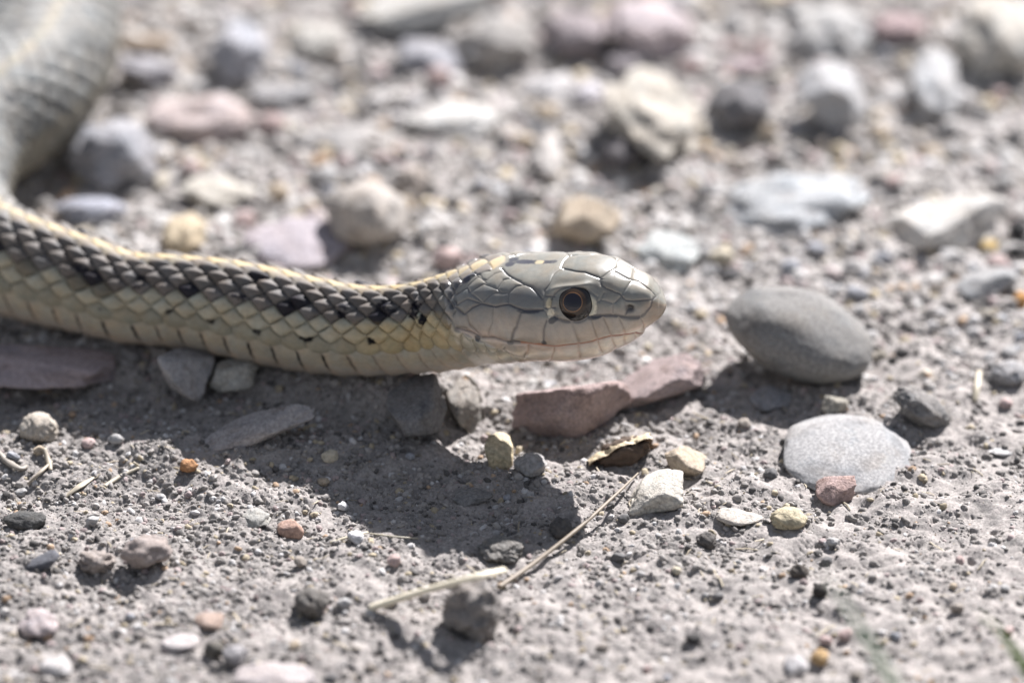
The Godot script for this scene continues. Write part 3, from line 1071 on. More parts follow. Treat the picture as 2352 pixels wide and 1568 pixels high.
	stone("hollow_clod", "pebble", "dark crumb of soil in front of the flat pale chip", "the dark soil crumb", 1622, 1240, 48, 44, "rough", Color(0.14, 0.13, 0.12), {"tall": 0.9, "sink": 0.1})
	stone("black_bead", "pebble", "round black crumb lying alone on pale soil", "the lone black crumb", 1884, 1356, 36, 34, "rough", Color(0.055, 0.05, 0.045), {"tall": 0.95, "sink": 0.05, "lumps": 0.4})
	stone("dark_cone", "pebble", "small dark cone of soil behind the lone black crumb", "the dark cone", 1836, 1312, 46, 40, "rough", Color(0.13, 0.115, 0.10), {"tall": 0.95, "sink": 0.1})
	stone("blurred_pearl", "pebble", "blurred pearl-grey pebble near the bottom of the frame", "the pearl-grey pebble", 1828, 1530, 56, 52, "round", Color(0.50, 0.485, 0.48), {"tall": 0.8, "sink": 0.15})
	stone("amber_pebble", "pebble", "blurred amber pebble beside the pearl-grey pebble", "the amber pebble", 1884, 1508, 42, 40, "round", Color(0.48, 0.33, 0.17), {"tall": 0.85, "sink": 0.1})
	stone("blurred_slab", "stone", "large pale slab blurred at the bottom of the frame", "the blurred pale slab", 632, 1560, 200, 76, "round", Color(0.50, 0.455, 0.44), {"tall": 0.7, "sink": 0.2})
	stone("blurred_lump", "stone", "dark lump and pale shoulder of a blurred stone behind the blurred pale slab", "the blurred dark lump", 492, 1492, 54, 44, "rough", Color(0.15, 0.14, 0.12), {"tall": 0.9, "sink": 0.1})
	stone("blurred_grey_pebble", "pebble", "blurred grey pebble between the dark lump and the pale slab", "the blurred grey pebble", 540, 1506, 62, 56, "round", Color(0.33, 0.32, 0.32), {"tall": 0.85, "sink": 0.1})
	stone("blurred_pink_pebble", "pebble", "blurred pinkish-white pebble in the lower left corner area", "the blurred pinkish pebble", 88, 1432, 92, 72, "round", Color(0.50, 0.44, 0.43), {"tall": 0.7, "sink": 0.2})
	stone("corner_pebble", "pebble", "blurred white pebble lowest in the left corner", "the corner pebble", 128, 1532, 78, 50, "round", Color(0.54, 0.52, 0.50), {"tall": 0.7, "sink": 0.2})
	stone("edge_lump", "pebble", "pale grey lump at the frame's edge behind the thin white chip", "the pale edge lump", 2318, 858, 84, 62, "rough", Color(0.37, 0.365, 0.36), {"tall": 0.8, "sink": 0.15, "lumps": 0.5})
	# behind the snake
	stone("coil_stone", "stone", "rounded grey block leaning beside the snake's coiled body", "the block beside the coil", 258, 358, 212, 172, "round", Color(0.36, 0.36, 0.37), {"tall": 0.9, "sink": 0.05, "roll": -8})
	stone("bluish_stone", "stone", "flat blue-grey stone between the block and the snake's neck", "the flat blue-grey stone", 206, 484, 170, 68, "round", Color(0.38, 0.39, 0.43), {"tall": 0.75, "sink": 0.1})
	stone("yellow_stone", "stone", "yellow-ochre stone just behind the snake's back", "the yellow-ochre stone", 424, 540, 108, 100, "round", Color(0.55, 0.465, 0.33), {"tall": 0.7, "sink": 0.15, "roll": 10})
	stone("lavender_stone", "stone", "broad flat lavender-grey stone just behind the snake's neck", "the lavender stone", 680, 566, 246, 130, "round", Color(0.44, 0.40, 0.415), {"tall": 0.55, "sink": 0.2})
	stone("tan_pebble", "stone", "smooth round tan pebble sitting up behind the neck", "the round tan pebble", 842, 490, 194, 152, "round", Color(0.46, 0.425, 0.38), {"tall": 0.9, "sink": 0.03, "lumps": 0.6, "roll": -10})
	stone("cream_flat", "stone", "flat cream stone behind the yellow-ochre stone", "the flat cream stone", 505, 442, 190, 76, "round", Color(0.56, 0.53, 0.46), {"tall": 0.6, "sink": 0.15, "roll": -6})
	stone("pink_slab", "stone", "wide pale pink slab behind the block beside the coil", "the pale pink slab", 462, 266, 260, 112, "round", Color(0.53, 0.455, 0.43), {"tall": 0.7, "sink": 0.12})
	stone("hooded_stone", "stone", "grey stone overhanging a dark hollow near the coil", "the overhanging grey stone", 338, 160, 152, 66, "round", Color(0.42, 0.41, 0.42), {"tall": 0.8, "sink": 0.0, "lift": 14.0, "roll": -10})
	stone("rusty_stone", "stone", "low brownish stone behind the overhanging grey stone", "the low brownish stone", 335, 102, 130, 46, "round", Color(0.40, 0.33, 0.26), {"tall": 0.75, "sink": 0.1})
	stone("white_slab", "stone", "long bright white flat stone in the middle distance", "the long white stone", 1030, 282, 226, 84, "angular", Color(0.66, 0.65, 0.61), {"tall": 0.72, "sink": 0.08, "roll": -5, "seed": 23})
	stone("crumbly_stone", "stone", "small brownish crumbly stone behind the round tan pebble", "the crumbly brown stone", 948, 420, 92, 84, "rough", Color(0.40, 0.355, 0.31), {"tall": 0.85, "sink": 0.1})
	stone("capped_stone", "stone", "tan-topped stone with a dark front behind the snake's head", "the tan-topped stone", 1340, 510, 175, 120, "angular", Color(0.47, 0.395, 0.30), {"tall": 0.85, "sink": 0.05, "roll": 10, "seed": 24})
	stone("cyan_stone", "stone", "flat pale greenish-white stone behind the snake's snout", "the pale greenish stone", 1535, 576, 152, 98, "round", Color(0.50, 0.525, 0.505), {"tall": 0.55, "sink": 0.25})
	stone("blue_slab", "stone", "large flat bluish-grey slab behind the egg-shaped stone", "the large bluish slab", 1818, 472, 352, 158, "round", Color(0.46, 0.475, 0.475), {"tall": 0.55, "sink": 0.15, "roll": 5, "lumps": 1.3})
	stone("white_rock", "stone", "large chalky white rock near the frame's edge", "the chalky white rock", 2178, 522, 300, 142, "angular", Color(0.62, 0.595, 0.545), {"tall": 0.65, "sink": 0.2, "roll": 12, "seed": 25})
	stone("grey_fin", "stone", "pale grey wedge shading its own foot below the chalky white rock", "the pale grey wedge", 2268, 652, 146, 74, "angular", Color(0.42, 0.42, 0.41), {"tall": 0.7, "sink": 0.08, "roll": 8, "seed": 26})
	stone("cube_stone", "stone", "pale cube-like stone with a deep shadow under it", "the pale cube-like stone", 1912, 232, 165, 150, "angular", Color(0.46, 0.46, 0.455), {"tall": 0.9, "sink": 0.02, "seed": 27})
	stone("dark_stone", "stone", "dark grey stone with a lighter top left of the cube-like stone", "the dark grey stone", 1694, 245, 156, 122, "round", Color(0.21, 0.205, 0.205), {"tall": 0.85, "sink": 0.05, "roll": 14})
	stone("tan_boulder", "stone", "big sandy-coloured stone with a dark undercut side", "the big sandy stone", 1500, 268, 250, 214, "round", Color(0.49, 0.455, 0.39), {"tall": 0.55, "sink": 0.1, "lift": 14.0, "lumps": 1.5, "roll": -24, "seed": 28})
	stone("pale_dome", "stone", "pale domed stone at the back behind the cube-like stone", "the pale dome", 1908, 78, 205, 158, "round", Color(0.48, 0.475, 0.455), {"tall": 0.75, "sink": 0.1})
	stone("pink_overhang", "stone", "pinkish stone overhanging a black gap at the back", "the pink overhang", 2062, 62, 136, 66, "round", Color(0.48, 0.375, 0.365), {"tall": 0.8, "sink": 0.0, "lift": 24.0})
	stone("leaning_stone", "stone", "pale oval stone leaning beside the pink overhang", "the leaning oval stone", 2150, 192, 128, 168, "round", Color(0.47, 0.475, 0.47), {"tall": 0.6, "sink": 0.05, "roll": -28})
	stone("back_boulder", "stone", "large pale boulder in the far corner at the frame's edge", "the far corner boulder", 2300, 86, 215, 200, "round", Color(0.50, 0.475, 0.42), {"tall": 0.75, "sink": 0.05, "lift": 10.0})
	stone("grey_brown_cobble", "stone", "round grey-brown cobble in front of the long white slab at the back", "the grey-brown cobble", 1138, 98, 192, 128, "round", Color(0.40, 0.38, 0.35), {"tall": 0.85, "sink": 0.05, "roll": 8})
	stone("grey_tongue", "stone", "tongue-shaped grey stone beside the grey-brown cobble", "the grey tongue", 996, 132, 172, 84, "round", Color(0.40, 0.40, 0.415), {"tall": 0.65, "sink": 0.08, "roll": -14})
	stone("back_slab", "stone", "long whitish slab at the top of the frame above the grey tongue", "the long whitish slab", 975, 22, 310, 108, "angular", Color(0.52, 0.51, 0.47), {"tall": 0.65, "sink": 0.02, "lift": 14.0, "roll": 9, "seed": 29})
	stone("mauve_stone", "stone", "mauve-grey stone with a dark hollow front at the back", "the mauve stone", 1322, 82, 158, 118, "round", Color(0.35, 0.31, 0.31), {"tall": 0.85, "sink": 0.05})
	stone("pink_cobble", "stone", "large pale pink cobble beside the mauve stone", "the pale pink cobble", 1492, 66, 222, 132, "round", Color(0.52, 0.455, 0.45), {"tall": 0.75, "sink": 0.1, "roll": -16})
	stone("blue_cobble", "stone", "pale bluish cobble behind the pale pink slab", "the pale bluish cobble", 548, 122, 136, 142, "round", Color(0.42, 0.425, 0.445), {"tall": 0.8, "sink": 0.12})
	stone("light_cobble", "stone", "light sandy cobble beside the pale bluish cobble", "the light sandy cobble", 722, 92, 130, 92, "round", Color(0.50, 0.485, 0.44), {"tall": 0.7, "sink": 0.15})
	stone("white_oval", "stone", "white oval pebble between the long white stone and the mauve stone", "the white oval", 1262, 196, 120, 54, "round", Color(0.60, 0.585, 0.57), {"tall": 0.7, "sink": 0.15})
	stone("white_egg", "pebble", "small bright white pebble beside the big sandy stone", "the bright white pebble", 1354, 220, 70, 62, "round", Color(0.64, 0.62, 0.64), {"tall": 0.85, "sink": 0.1})
	stone("pinkish_egg", "pebble", "small pinkish-white pebble behind the bright white pebble", "the pinkish-white pebble", 1432, 142, 74, 46, "round", Color(0.58, 0.53, 0.53), {"tall": 0.8, "sink": 0.1})
	stone("pale_finger", "stone", "narrow pale stone pointing at the tan-topped stone", "the narrow pale stone", 1262, 362, 62, 112, "round", Color(0.56, 0.53, 0.49), {"tall": 0.5, "sink": 0.2, "roll": -10})
	stone("rose_strip", "stone", "thin rose-coloured stone behind the dark grey stone", "the thin rose stone", 1712, 152, 140, 40, "round", Color(0.47, 0.385, 0.39), {"tall": 0.7, "sink": 0.1, "roll": 10})
	stone("orange_bead", "pebble", "bright orange bead of stone beside the big sandy stone", "the bright orange bead", 1622, 338, 26, 26, "round", Color(0.55, 0.33, 0.12), {"tall": 0.9, "sink": 0.1})
	stone("ochre_pebble", "pebble", "blurred ochre pebble under the chalky white rock", "the blurred ochre pebble", 2272, 566, 44, 36, "round", Color(0.56, 0.42, 0.20), {"tall": 0.85, "sink": 0.1})
	stone("rust_pebble", "pebble", "rust-orange pebble at the frame's edge beside the pale grey wedge", "the rust-orange pebble", 2344, 692, 36, 46, "round", Color(0.50, 0.27, 0.10), {"tall": 0.9, "sink": 0.1})
	stone("black_hole_stone", "stone", "black wedge of stone at the frame's edge beside the chalky white rock", "the black wedge", 2340, 526, 46, 46, "rough", Color(0.05, 0.05, 0.05), {"tall": 0.9, "sink": 0.1})
	stone("underside_lump", "stone", "dark lump set in as the shaded underside of the big sandy stone", "the dark lump at the sandy stone's foot", 1425, 352, 108, 88, "rough", Color(0.16, 0.15, 0.15), {"tall": 0.85, "sink": 0.1, "lumps": 0.5})  # dark lump stands in for the sandy stone's shaded underside
	stone("grey_lens", "stone", "lens-shaped grey stone in front of the light sandy cobble", "the grey lens", 650, 216, 150, 62, "round", Color(0.38, 0.375, 0.37), {"tall": 0.7, "sink": 0.12})
	stone("dust_slab", "stone", "low dusty stone in front of the long white stone", "the low dusty stone", 760, 322, 180, 60, "round", Color(0.40, 0.385, 0.365), {"tall": 0.65, "sink": 0.15})


const PEBBLE_COLORS := {
	"pale grey": Color(0.42, 0.415, 0.40), "whitish": Color(0.57, 0.55, 0.52), "dark grey": Color(0.15, 0.148, 0.145), "tan": Color(0.46, 0.385, 0.29), "pinkish": Color(0.46, 0.36, 0.335),
	"grey-brown": Color(0.29, 0.26, 0.225), "blue-grey": Color(0.34, 0.35, 0.37), "orange-brown": Color(0.41, 0.29, 0.19), "cream": Color(0.54, 0.49, 0.38), "blackish": Color(0.07, 0.068, 0.065),
}

func build_small_pebbles() -> void:
	# The smaller pebbles between the stones: each one a thing of its own, named by the stones it lies beside.
	var kinds := ["round", "angular", "rough", "round", "angular", "rough", "round", "angular"]
	var forms := []
	for k in 8:
		forms.append(stone_mesh(900 + k, Vector3(1.0, 0.66 + 0.04 * (k % 4), 0.85), kinds[k], 15, 0.8))
	var names: Array = PEBBLE_COLORS.keys()
	var chances := [0.24, 0.14, 0.10, 0.09, 0.12, 0.13, 0.06, 0.035, 0.05, 0.045]
	var put := []
	var made := 0
	var tries := 0
	while made < 285 and tries < 9000:
		tries += 1
		var px := rng.randf_range(-20.0, 2370.0)
		var py := rng.randf_range(-10.0, 1590.0)
		if made < 200:
			py = rng.randf_range(-10.0, 640.0)
		var p := on_ground(px, py, 0.0)
		var x := p.x / U
		var z := -p.z / U
		var r := rng.randf_range(11.0, 20.0) if z < 500.0 else (13.0 + 30.0 * pow(rng.randf(), 2.2))
		var free := true
		for q in landmarks:
			if Vector2(x - q[1], z - q[2]).length() < q[3] * 1.0 + r:
				free = false
				break
		for q in put:
			if Vector2(x - q[0], z - q[1]).length() < q[2] + r:
				free = false
				break
		if not free or near_snake(x, z) < 30.0 + r:
			continue
		var roll := rng.randf()
		var c := 0
		while c < 9 and roll > chances[c]:
			roll -= chances[c]
			c += 1
		var f := rng.randi() % 8
		var label := pebble_label(names[c], "rounded" if kinds[f] == "round" else "sharp-edged" if kinds[f] == "angular" else "crumbly", x, z, r)
		if label == "":
			continue
		var o := mesh_node("pebble", forms[f], stone_material(PEBBLE_COLORS[names[c]]))
		o.scale = Vector3(r, r * rng.randf_range(0.8, 1.15), r)
		o.rotation = Vector3(rng.randf_range(-0.2, 0.2), rng.randf() * TAU, rng.randf_range(-0.2, 0.2))
		o.position = Vector3(x, ground_height(x, z) + r * 0.38, -z) * U
		tag(o, label, "pebble", "small pebbles scattered between the stones")
		put.append([x, z, r])
		made += 1


func pebble_label(color: String, form: String, x: float, z: float, r: float) -> String:
	var near := []
	for q in landmarks:
		near.append([Vector2(q[1] - x, q[2] - z).length() - q[3], q])
	near.sort_custom(func(a, b): return a[0] < b[0])
	var a: Array = near[0][1]
	for k in range(1, 4):
		var b: Array = near[k][1]
		if Vector2(a[1] - x, a[2] - z).dot(Vector2(b[1] - x, b[2] - z)) < 0.0:
			var between := "%s pebble between %s and %s" % [color, a[0], b[0]]
			if between.split(" ").size() <= 16 and not used_labels.has(between):
				return between
	var dz: float = z - a[2]
	var dx: float = x - a[1]
	var where := ("behind" if dz > 0.0 else "in front of") if absf(dz) > absf(dx) else "beside"
	var l := "%s %s pebble just %s %s" % [form, color, where, a[0]]
	return "" if used_labels.has(l) else l


func near_snake(x: float, z: float) -> float:
	var best := 1e9
	for q in snake_plan:
		best = minf(best, Vector2(q.x - x, q.y - z).length() - q.z)
	return best


var snake_plan := []


# ------------------------------------------------------------------ straws, bark and grass

func tube(points: Array, radii: Array, flat: float, color: Color, streak: float) -> Array:
	# [mesh, base] of a stalk along points (in metres); flat below 1 presses it
	var curve := Curve3D.new()
	for i in points.size():
		var before: Vector3 = points[maxi(i - 1, 0)]
		var after: Vector3 = points[mini(i + 1, points.size() - 1)]
		var d := (after - before) / 6.0
		curve.add_point(points[i] * 1000.0, -d * 1000.0, d * 1000.0)
	curve.bake_interval = 0.05
	var n := maxi(int(curve.get_baked_length() / 0.22), 8)
	var nv := 11
	var base: Vector3 = points[0]
	var pts := PackedVector3Array()
	var cols := PackedColorArray()
	var jag := FastNoiseLite.new()
	jag.seed = int(absf(base.x) * 1e6) % 1000
	jag.frequency = 0.9
	for i in n + 3:
		var u := clampf((i - 1.0) / n, 0.0, 1.0)
		var p := curve.sample_baked(u * curve.get_baked_length()) * 0.001
		var q := curve.sample_baked(minf(u + 0.02, 1.0) * curve.get_baked_length()) - curve.sample_baked(maxf(u - 0.02, 0.0) * curve.get_baked_length())
		var side := q.normalized().cross(Vector3.UP).normalized()
		var up := side.cross(q.normalized())
		var f := u * (radii.size() - 1)
		var k := mini(int(f), radii.size() - 2)
		var r: float = lerpf(radii[k], radii[k + 1], f - k) * (1.0 + 0.12 * jag.get_noise_1d(i * 0.8))
		if i == 0 or i == n + 2:
			r *= 0.02
		for j in nv:
			var g := TAU * (j % (nv - 1)) / (nv - 1)
			pts.append(p + (side * cos(g) + up * sin(g) * flat) * (r * U) - base)
			cols.append(color * (1.0 + streak * (hash_of(j % (nv - 1), 7) - 0.5) + 0.16 * jag.get_noise_2d(i * 0.35, j * 3.0)))
	return [grid_mesh(pts, cols, n + 3, nv, true, false), base]


func straw(called: String, category: String, label: String, path: Array, radii: Array, color: Color, flat := 0.7, group := "") -> void:
	# path: photograph place and height over the ground of each bend
	var pts := []
	for p in path:
		pts.append(on_ground(p[0], p[1], p[2]))
	var made := tube(pts, radii, flat, color, 0.35)
	var o := mesh_node(called, made[0], straw_material())
	o.position = made[1]
	tag(o, label, category, group)


var straw_look: StandardMaterial3D

func straw_material() -> StandardMaterial3D:
	if straw_look == null:
		straw_look = StandardMaterial3D.new()
		straw_look.vertex_color_use_as_albedo = true
		straw_look.roughness = 0.6
	return straw_look


func build_plant_bits() -> void:
	var pale := Color(0.56, 0.51, 0.38)
	straw("dry_stalk", "stalk", "long thin dry stalk lying across the tip of the snake's shadow", [[1146, 1348, 9], [1228, 1292, 16], [1330, 1212, 24], [1408, 1142, 26], [1466, 1086, 22]], [6.0, 5.5, 5.0, 4.0, 2.0], Color(0.25, 0.205, 0.15), 0.8)
	straw("thick_straw", "straw", "thick pale straw resting on the clod in the foreground", [[850, 1396, 12], [985, 1354, 84], [1092, 1325, 146], [1158, 1309, 136]], [13.0, 13.0, 12.0, 10.0], Color(0.72, 0.66, 0.51), 0.6)
	straw("straw_splinter", "straw", "upright straw splinter behind the half-buried white stone", [[2240, 921, 4], [2246, 885, 12], [2251, 852, 20]], [6.5, 8.0, 6.0], Color(0.50, 0.45, 0.34), 0.4)
	straw("thin_straw", "straw", "thin straw touching the white tooth-shaped chip", [[758, 1246, 5], [800, 1233, 9], [845, 1222, 8]], [3.5, 4.0, 3.0], pale)
	straw("straw_sliver", "straw", "straw sliver aslant below the cream ball", [[62, 1112, 4], [90, 1086, 9], [118, 1060, 9]], [4.0, 5.0, 3.0], Color(0.36, 0.31, 0.24))
	straw("straw_leaflet", "straw", "broad split straw between the cream ball and the orange-brown pebble", [[146, 1142, 4], [180, 1118, 8], [214, 1096, 7]], [5.0, 9.0, 4.0], Color(0.40, 0.355, 0.27), 0.35)
	straw("grooved_straw", "straw", "grooved straw in line with the broad split straw", [[238, 1118, 5], [275, 1094, 9], [318, 1074, 8]], [6.0, 6.0, 4.0], Color(0.40, 0.36, 0.28))
	straw("bent_straw", "straw", "short bent straw pointing at the orange-brown pebble", [[306, 1062, 12], [330, 1078, 10], [352, 1090, 6]], [4.0, 5.0, 5.0], Color(0.36, 0.315, 0.23))
	straw("root_stub", "twig", "stub of root hanging down from under the cream ball", [[100, 1030, 14], [110, 1058, 8], [116, 1080, 4]], [6.0, 7.0, 4.0], Color(0.32, 0.28, 0.21))
	straw("edge_twig", "twig", "curved pale twig at the frame's edge beside the cream ball", [[-14, 1030, 16], [14, 1058, 12], [44, 1076, 8], [60, 1070, 6]], [8.0, 10.0, 9.0, 5.0], Color(0.28, 0.25, 0.21), 0.6)
	straw("hair_root", "twig", "hair-thin root in front of the brown bark flake", [[1444, 1154, 6], [1478, 1128, 12], [1512, 1112, 9]], [2.2, 2.4, 1.6], Color(0.45, 0.38, 0.28))
	straw("needle_straw", "straw", "needle-thin straw inside the snake's shadow", [[850, 1225, 4], [905, 1232, 7], [960, 1236, 5]], [2.4, 2.6, 2.0], Color(0.42, 0.39, 0.30))
	straw("vertical_root", "twig", "thin root standing at the shadow's lower edge", [[1062, 1372, 3], [1066, 1345, 12], [1064, 1318, 24]], [2.6, 2.6, 1.8], Color(0.45, 0.42, 0.30))
	straw("dark_shoot", "twig", "thin dark shoot standing beside the upright shard", [[1098, 968, 6], [1106, 925, 24], [1092, 884, 52], [1070, 862, 60]], [3.5, 3.2, 3.0, 5.0], Color(0.14, 0.13, 0.10))

	# a curled flake of bark, open towards the camera
	var nu := 46
	var nv := 34
	var base := on_ground(1428, 1062, 0.0)
	var jag := FastNoiseLite.new()
	jag.seed = 77
	jag.frequency = 0.05
	var axis := Vector3(0.93, 0.30, -0.20).normalized()
	var across := axis.cross(Vector3.UP).normalized()
	var over := across.cross(axis)
	var root := Node3D.new()
	root.name = "bark_flake"
	add_child(root)
	root.position = base
	for shell in 2:
		var pts := PackedVector3Array()
		var cols := PackedColorArray()
		for i in nu:
			var u := float(i) / (nu - 1)
			for j in nv:
				var v := float(j) / (nv - 1)
				var g := deg_to_rad(lerpf(-176.0, 14.0, v))
				var r := 62.0 * (0.72 + 0.28 * sin(u * 2.7)) + jag.get_noise_2d(u * 70.0, v * 60.0) * 9.0 - shell * (4.0 + 9.0 * sm(0.0, 0.25, v) * (1.0 - sm(0.8, 1.0, v)))
				var l := (u - 0.5) * (158.0 + 22.0 * jag.get_noise_2d(v * 110.0, 50.0)) + 8.0
				var p := axis * l + across * (sin(g) * r * 0.85) + over * (cos(g) * r - 8.0) - Vector3(0, 6, 0)
				pts.append(p * U)
				var tone := 1.0 + 0.5 * jag.get_noise_2d(u * 400.0, v * 500.0)
				cols.append((Color(0.55, 0.46, 0.31) if shell == 0 else Color(0.20, 0.125, 0.07)) * tone)
		mesh_node("outer_bark" if shell == 0 else "inner_bark", grid_mesh(pts, cols, nu, nv, false, shell == 0), straw_material(), root)
	var core := mesh_node("dark_core", stone_mesh(661, Vector3(66, 34, 36), "rough", 30, 0.8), straw_material(), root)  # solid dark body filling the curl of the bark
	var dark := StandardMaterial3D.new()
	dark.albedo_color = Color(0.105, 0.075, 0.055).linear_to_srgb()
	dark.vertex_color_use_as_albedo = true
	dark.roughness = 0.95
	core.material_override = dark
	core.position = Vector3(4, 22, -12) * U
	core.rotation = Vector3(0.2, 0.15, 0.30)
	tag(root, "curled flake of brown bark with a pale rim below the pink stone", "bark")
	landmarks.append(["the bark flake", base.x / U, -base.z / U, 80.0])

	# grass
	grass("grass_blade", "green grass blade leaning into the lower right corner", [Vector3(1330, -20, -1600), Vector3(1190, 225, -1540), Vector3(1112, 318, -1505), Vector3(1054, 398, -1490), Vector3(1010, 430, -1480)], 24.0, Color(0.21, 0.31, 0.08))
	grass("grass_blade", "out-of-focus pale grass blade rising close to the lens at the bottom edge", [Vector3(990, -20, -2080), Vector3(835, 480, -2000), Vector3(728, 680, -1950), Vector3(660, 770, -1890)], 24.0, Color(0.47, 0.56, 0.43))



func grass(called: String, label: String, path: Array, wide: float, color: Color) -> void:
	var curve := Curve3D.new()
	for i in path.size():
		path[i] = Vector3(path[i].x, path[i].y, -path[i].z)
	for i in path.size():
		var d: Vector3 = (path[mini(i + 1, path.size() - 1)] - path[maxi(i - 1, 0)]) / 6.0
		curve.add_point(path[i], -d, d)
	var length := curve.get_baked_length()
	var nu := 60
	var nv := 15
	var pts := PackedVector3Array()
	var cols := PackedColorArray()
	var base: Vector3 = path[0]
	for i in nu:
		var u := float(i) / (nu - 1)
		var p := curve.sample_baked(u * length)
		var q := (curve.sample_baked(minf(u + 0.02, 1.0) * length) - curve.sample_baked(maxf(u - 0.02, 0.0) * length)).normalized()
		var side := q.cross(Vector3(0.2, 0.4, 1.0)).normalized()
		var up := side.cross(q)
		var w := wide * (1.0 - pow(u, 2.2)) + 0.4
		for j in nv:
			var g := TAU * (j % (nv - 1)) / (nv - 1)
			var x := cos(g)
			pts.append((p + side * (x * w) + up * (absf(x) * w * 0.35 + sin(g) * 1.6) - base) * U)
			cols.append(color * (1.0 + 0.25 * sin(j * 2.4)))
	var m := StandardMaterial3D.new()
	m.vertex_color_use_as_albedo = true
	m.roughness = 0.45
	m.backlight_enabled = true
	m.backlight = Color(0.5, 0.62, 0.3)
	var o := mesh_node(called, grid_mesh(pts, cols, nu, nv, true, false), m)
	o.position = base * U
	tag(o, label, "grass", "grass blades at the frame's edge")


# ------------------------------------------------------------------ grit

func build_gravel() -> void:
	# Small gravel packed between the stones behind the snake.
	var crumb := stone_mesh(811, Vector3(1.0, 0.68, 0.85), "round", 13, 1.6)
	var tints := [Color(0.42, 0.41, 0.395), Color(0.48, 0.47, 0.45), Color(0.36, 0.34, 0.32), Color(0.52, 0.50, 0.475), Color(0.43, 0.375, 0.36), Color(0.24, 0.235, 0.23), Color(0.45, 0.41, 0.34), Color(0.39, 0.395, 0.405), Color(0.57, 0.555, 0.53)]
	var where := []
	var colors := []
	for k in 2600:
		var z := rng.randf_range(330.0, 2700.0)
		var x := rng.randf_range(-1400.0, 1400.0)
		var r := 8.0 + 24.0 * pow(rng.randf(), 2.5)
		if z < 700.0:
			r *= 0.6
		var b := Basis.from_euler(Vector3(rng.randf_range(-0.4, 0.4), rng.randf() * TAU, rng.randf_range(-0.4, 0.4))).scaled_local(Vector3(r * rng.randf_range(0.8, 1.5), r * rng.randf_range(0.7, 1.1), r))
		if near_snake(x, z) < 20.0 + r:
			continue
		where.append(Transform3D(b, Vector3(x, ground_height(x, z) + r * rng.randf_range(-0.3, 0.25), -z) * U))
		colors.append((tints[rng.randi() % 9] as Color) * rng.randf_range(0.85, 1.15))
	var mm := MultiMesh.new()
	mm.transform_format = MultiMesh.TRANSFORM_3D
	mm.use_colors = true
	mm.mesh = crumb
	mm.instance_count = where.size()
	for k in where.size():
		mm.set_instance_transform(k, where[k])
		mm.set_instance_color(k, colors[k])
	var m := StandardMaterial3D.new()
	m.vertex_color_use_as_albedo = true
	m.roughness = 0.92
	var o := MultiMeshInstance3D.new()
	o.name = "fine_gravel"
	o.multimesh = mm
	o.material_override = m
	add_child(o, true)
	tag(o, "half-sunk fine gravel packed between the stones behind the snake", "gravel", "", "stuff")


func build_chaff() -> void:
	# Broken fibres of dry grass in the dust.
	var bit: Array = tube([Vector3(-1, 0, 0) * U, Vector3(-0.3, 0.06, 0.05) * U, Vector3(0.4, 0.02, -0.05) * U, Vector3(1, 0, 0) * U], [0.05, 0.075, 0.05], 0.5, Color(1, 1, 1), 0.3)
	var mm := MultiMesh.new()
	mm.transform_format = MultiMesh.TRANSFORM_3D
	mm.use_colors = true
	mm.mesh = bit[0]
	mm.instance_count = 240
	for k in 240:
		var z := rng.randf_range(-1100.0, 420.0)
		var x := rng.randf_range(-1250.0, 1250.0) - 180.0
		var r := rng.randf_range(9.0, 17.0) if k > 40 else rng.randf_range(18.0, 36.0)
		var b := Basis.from_euler(Vector3(rng.randf_range(-0.3, 0.3), rng.randf() * TAU, rng.randf_range(-0.25, 0.25))).scaled_local(Vector3(r, 14.0 + r * 0.7, 14.0 + r * 0.7))
		mm.set_instance_transform(k, Transform3D(b, Vector3(x, ground_height(x, z) + 2.2, -z) * U - b * (bit[1] as Vector3) * -1.0))
		mm.set_instance_color(k, Color(0.46, 0.40, 0.29) * rng.randf_range(0.5, 1.2))
	var o := MultiMeshInstance3D.new()
	o.name = "dry_chaff"
	o.multimesh = mm
	var m := StandardMaterial3D.new()
	m.vertex_color_use_as_albedo = true
	m.roughness = 0.7
	o.material_override = m
	add_child(o, true)
	tag(o, "broken fibres of dry grass lying in the dust", "chaff", "", "stuff")


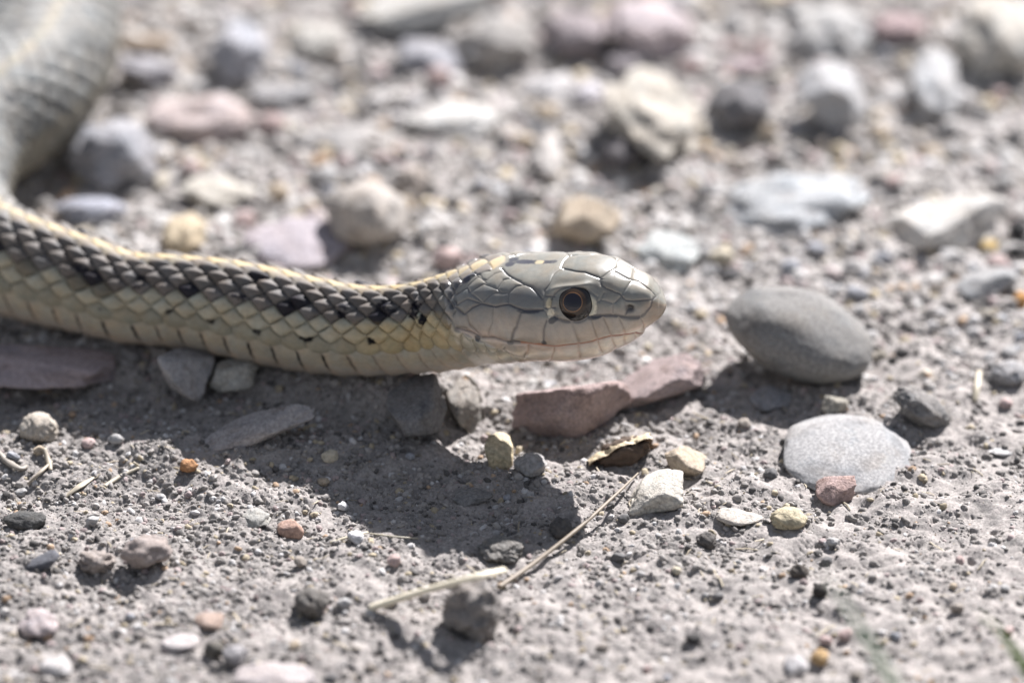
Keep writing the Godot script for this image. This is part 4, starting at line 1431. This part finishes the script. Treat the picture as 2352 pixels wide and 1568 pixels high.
func build_grit() -> void:
	# The soil's crumbs and sand: past counting, so a few sets of copies.
	var s := total - 500.0
	var zones := [
		# z from, z to, how many per form, smallest, spread of the half size
		[-720.0, 480.0, 17000, 1.2, 11.0, 9.0], [-1300.0, -720.0, 5500, 1.8, 12.0, 9.0], [480.0, 1200.0, 3000, 3.0, 18.0, 4.0], [1200.0, 2650.0, 2600, 5.0, 26.0, 3.5],
	]
	var tints := [
		[0.46, Color(0.285, 0.268, 0.25)], [0.14, Color(0.35, 0.33, 0.31)], [0.09, Color(0.50, 0.49, 0.48)], [0.09, Color(0.11, 0.105, 0.10)],
		[0.05, Color(0.40, 0.345, 0.25)], [0.02, Color(0.40, 0.29, 0.20)], [0.06, Color(0.35, 0.29, 0.28)], [0.085, Color(0.20, 0.188, 0.176)],
	]
	var m := StandardMaterial3D.new()
	m.vertex_color_use_as_albedo = true
	m.roughness = 0.85
	m.metallic_specular = 0.4
	for form in 6:
		var crumb := stone_mesh(700 + form, Vector3(1.0, 0.7, 0.85), ["angular", "rough", "round"][form % 3], 8, 1.1)
		var where := []
		var colors := []
		for zone in zones:
			for k in int(zone[2]):
				var z := rng.randf_range(zone[0], zone[1])
				var half := 1260.0 + z * 0.06
				var x := rng.randf_range(-half, half)
				if rng.randf() > 0.10 + roughness_at(x, z) * 1.0:
					continue
				var r: float = zone[3] + zone[4] * pow(rng.randf(), float(zone[5]))
				var y := ground_height(x, z) + r * rng.randf_range(-0.45, 0.15)
				var b := Basis.from_euler(Vector3(rng.randf() * 0.8, rng.randf() * TAU, rng.randf() * 0.8)).scaled_local(Vector3(r, r * rng.randf_range(0.7, 1.1), r * rng.randf_range(0.75, 1.2)))
				where.append(Transform3D(b, Vector3(x, y, -z) * U))
				var roll := rng.randf()
				var c := 0
				while c < 7 and roll > tints[c][0]:
					roll -= tints[c][0]
					c += 1
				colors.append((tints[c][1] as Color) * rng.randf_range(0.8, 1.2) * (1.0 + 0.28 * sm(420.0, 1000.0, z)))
		var mm := MultiMesh.new()
		mm.transform_format = MultiMesh.TRANSFORM_3D
		mm.use_colors = true
		mm.mesh = crumb
		mm.instance_count = where.size()
		for k in where.size():
			mm.set_instance_transform(k, where[k])
			mm.set_instance_color(k, colors[k])
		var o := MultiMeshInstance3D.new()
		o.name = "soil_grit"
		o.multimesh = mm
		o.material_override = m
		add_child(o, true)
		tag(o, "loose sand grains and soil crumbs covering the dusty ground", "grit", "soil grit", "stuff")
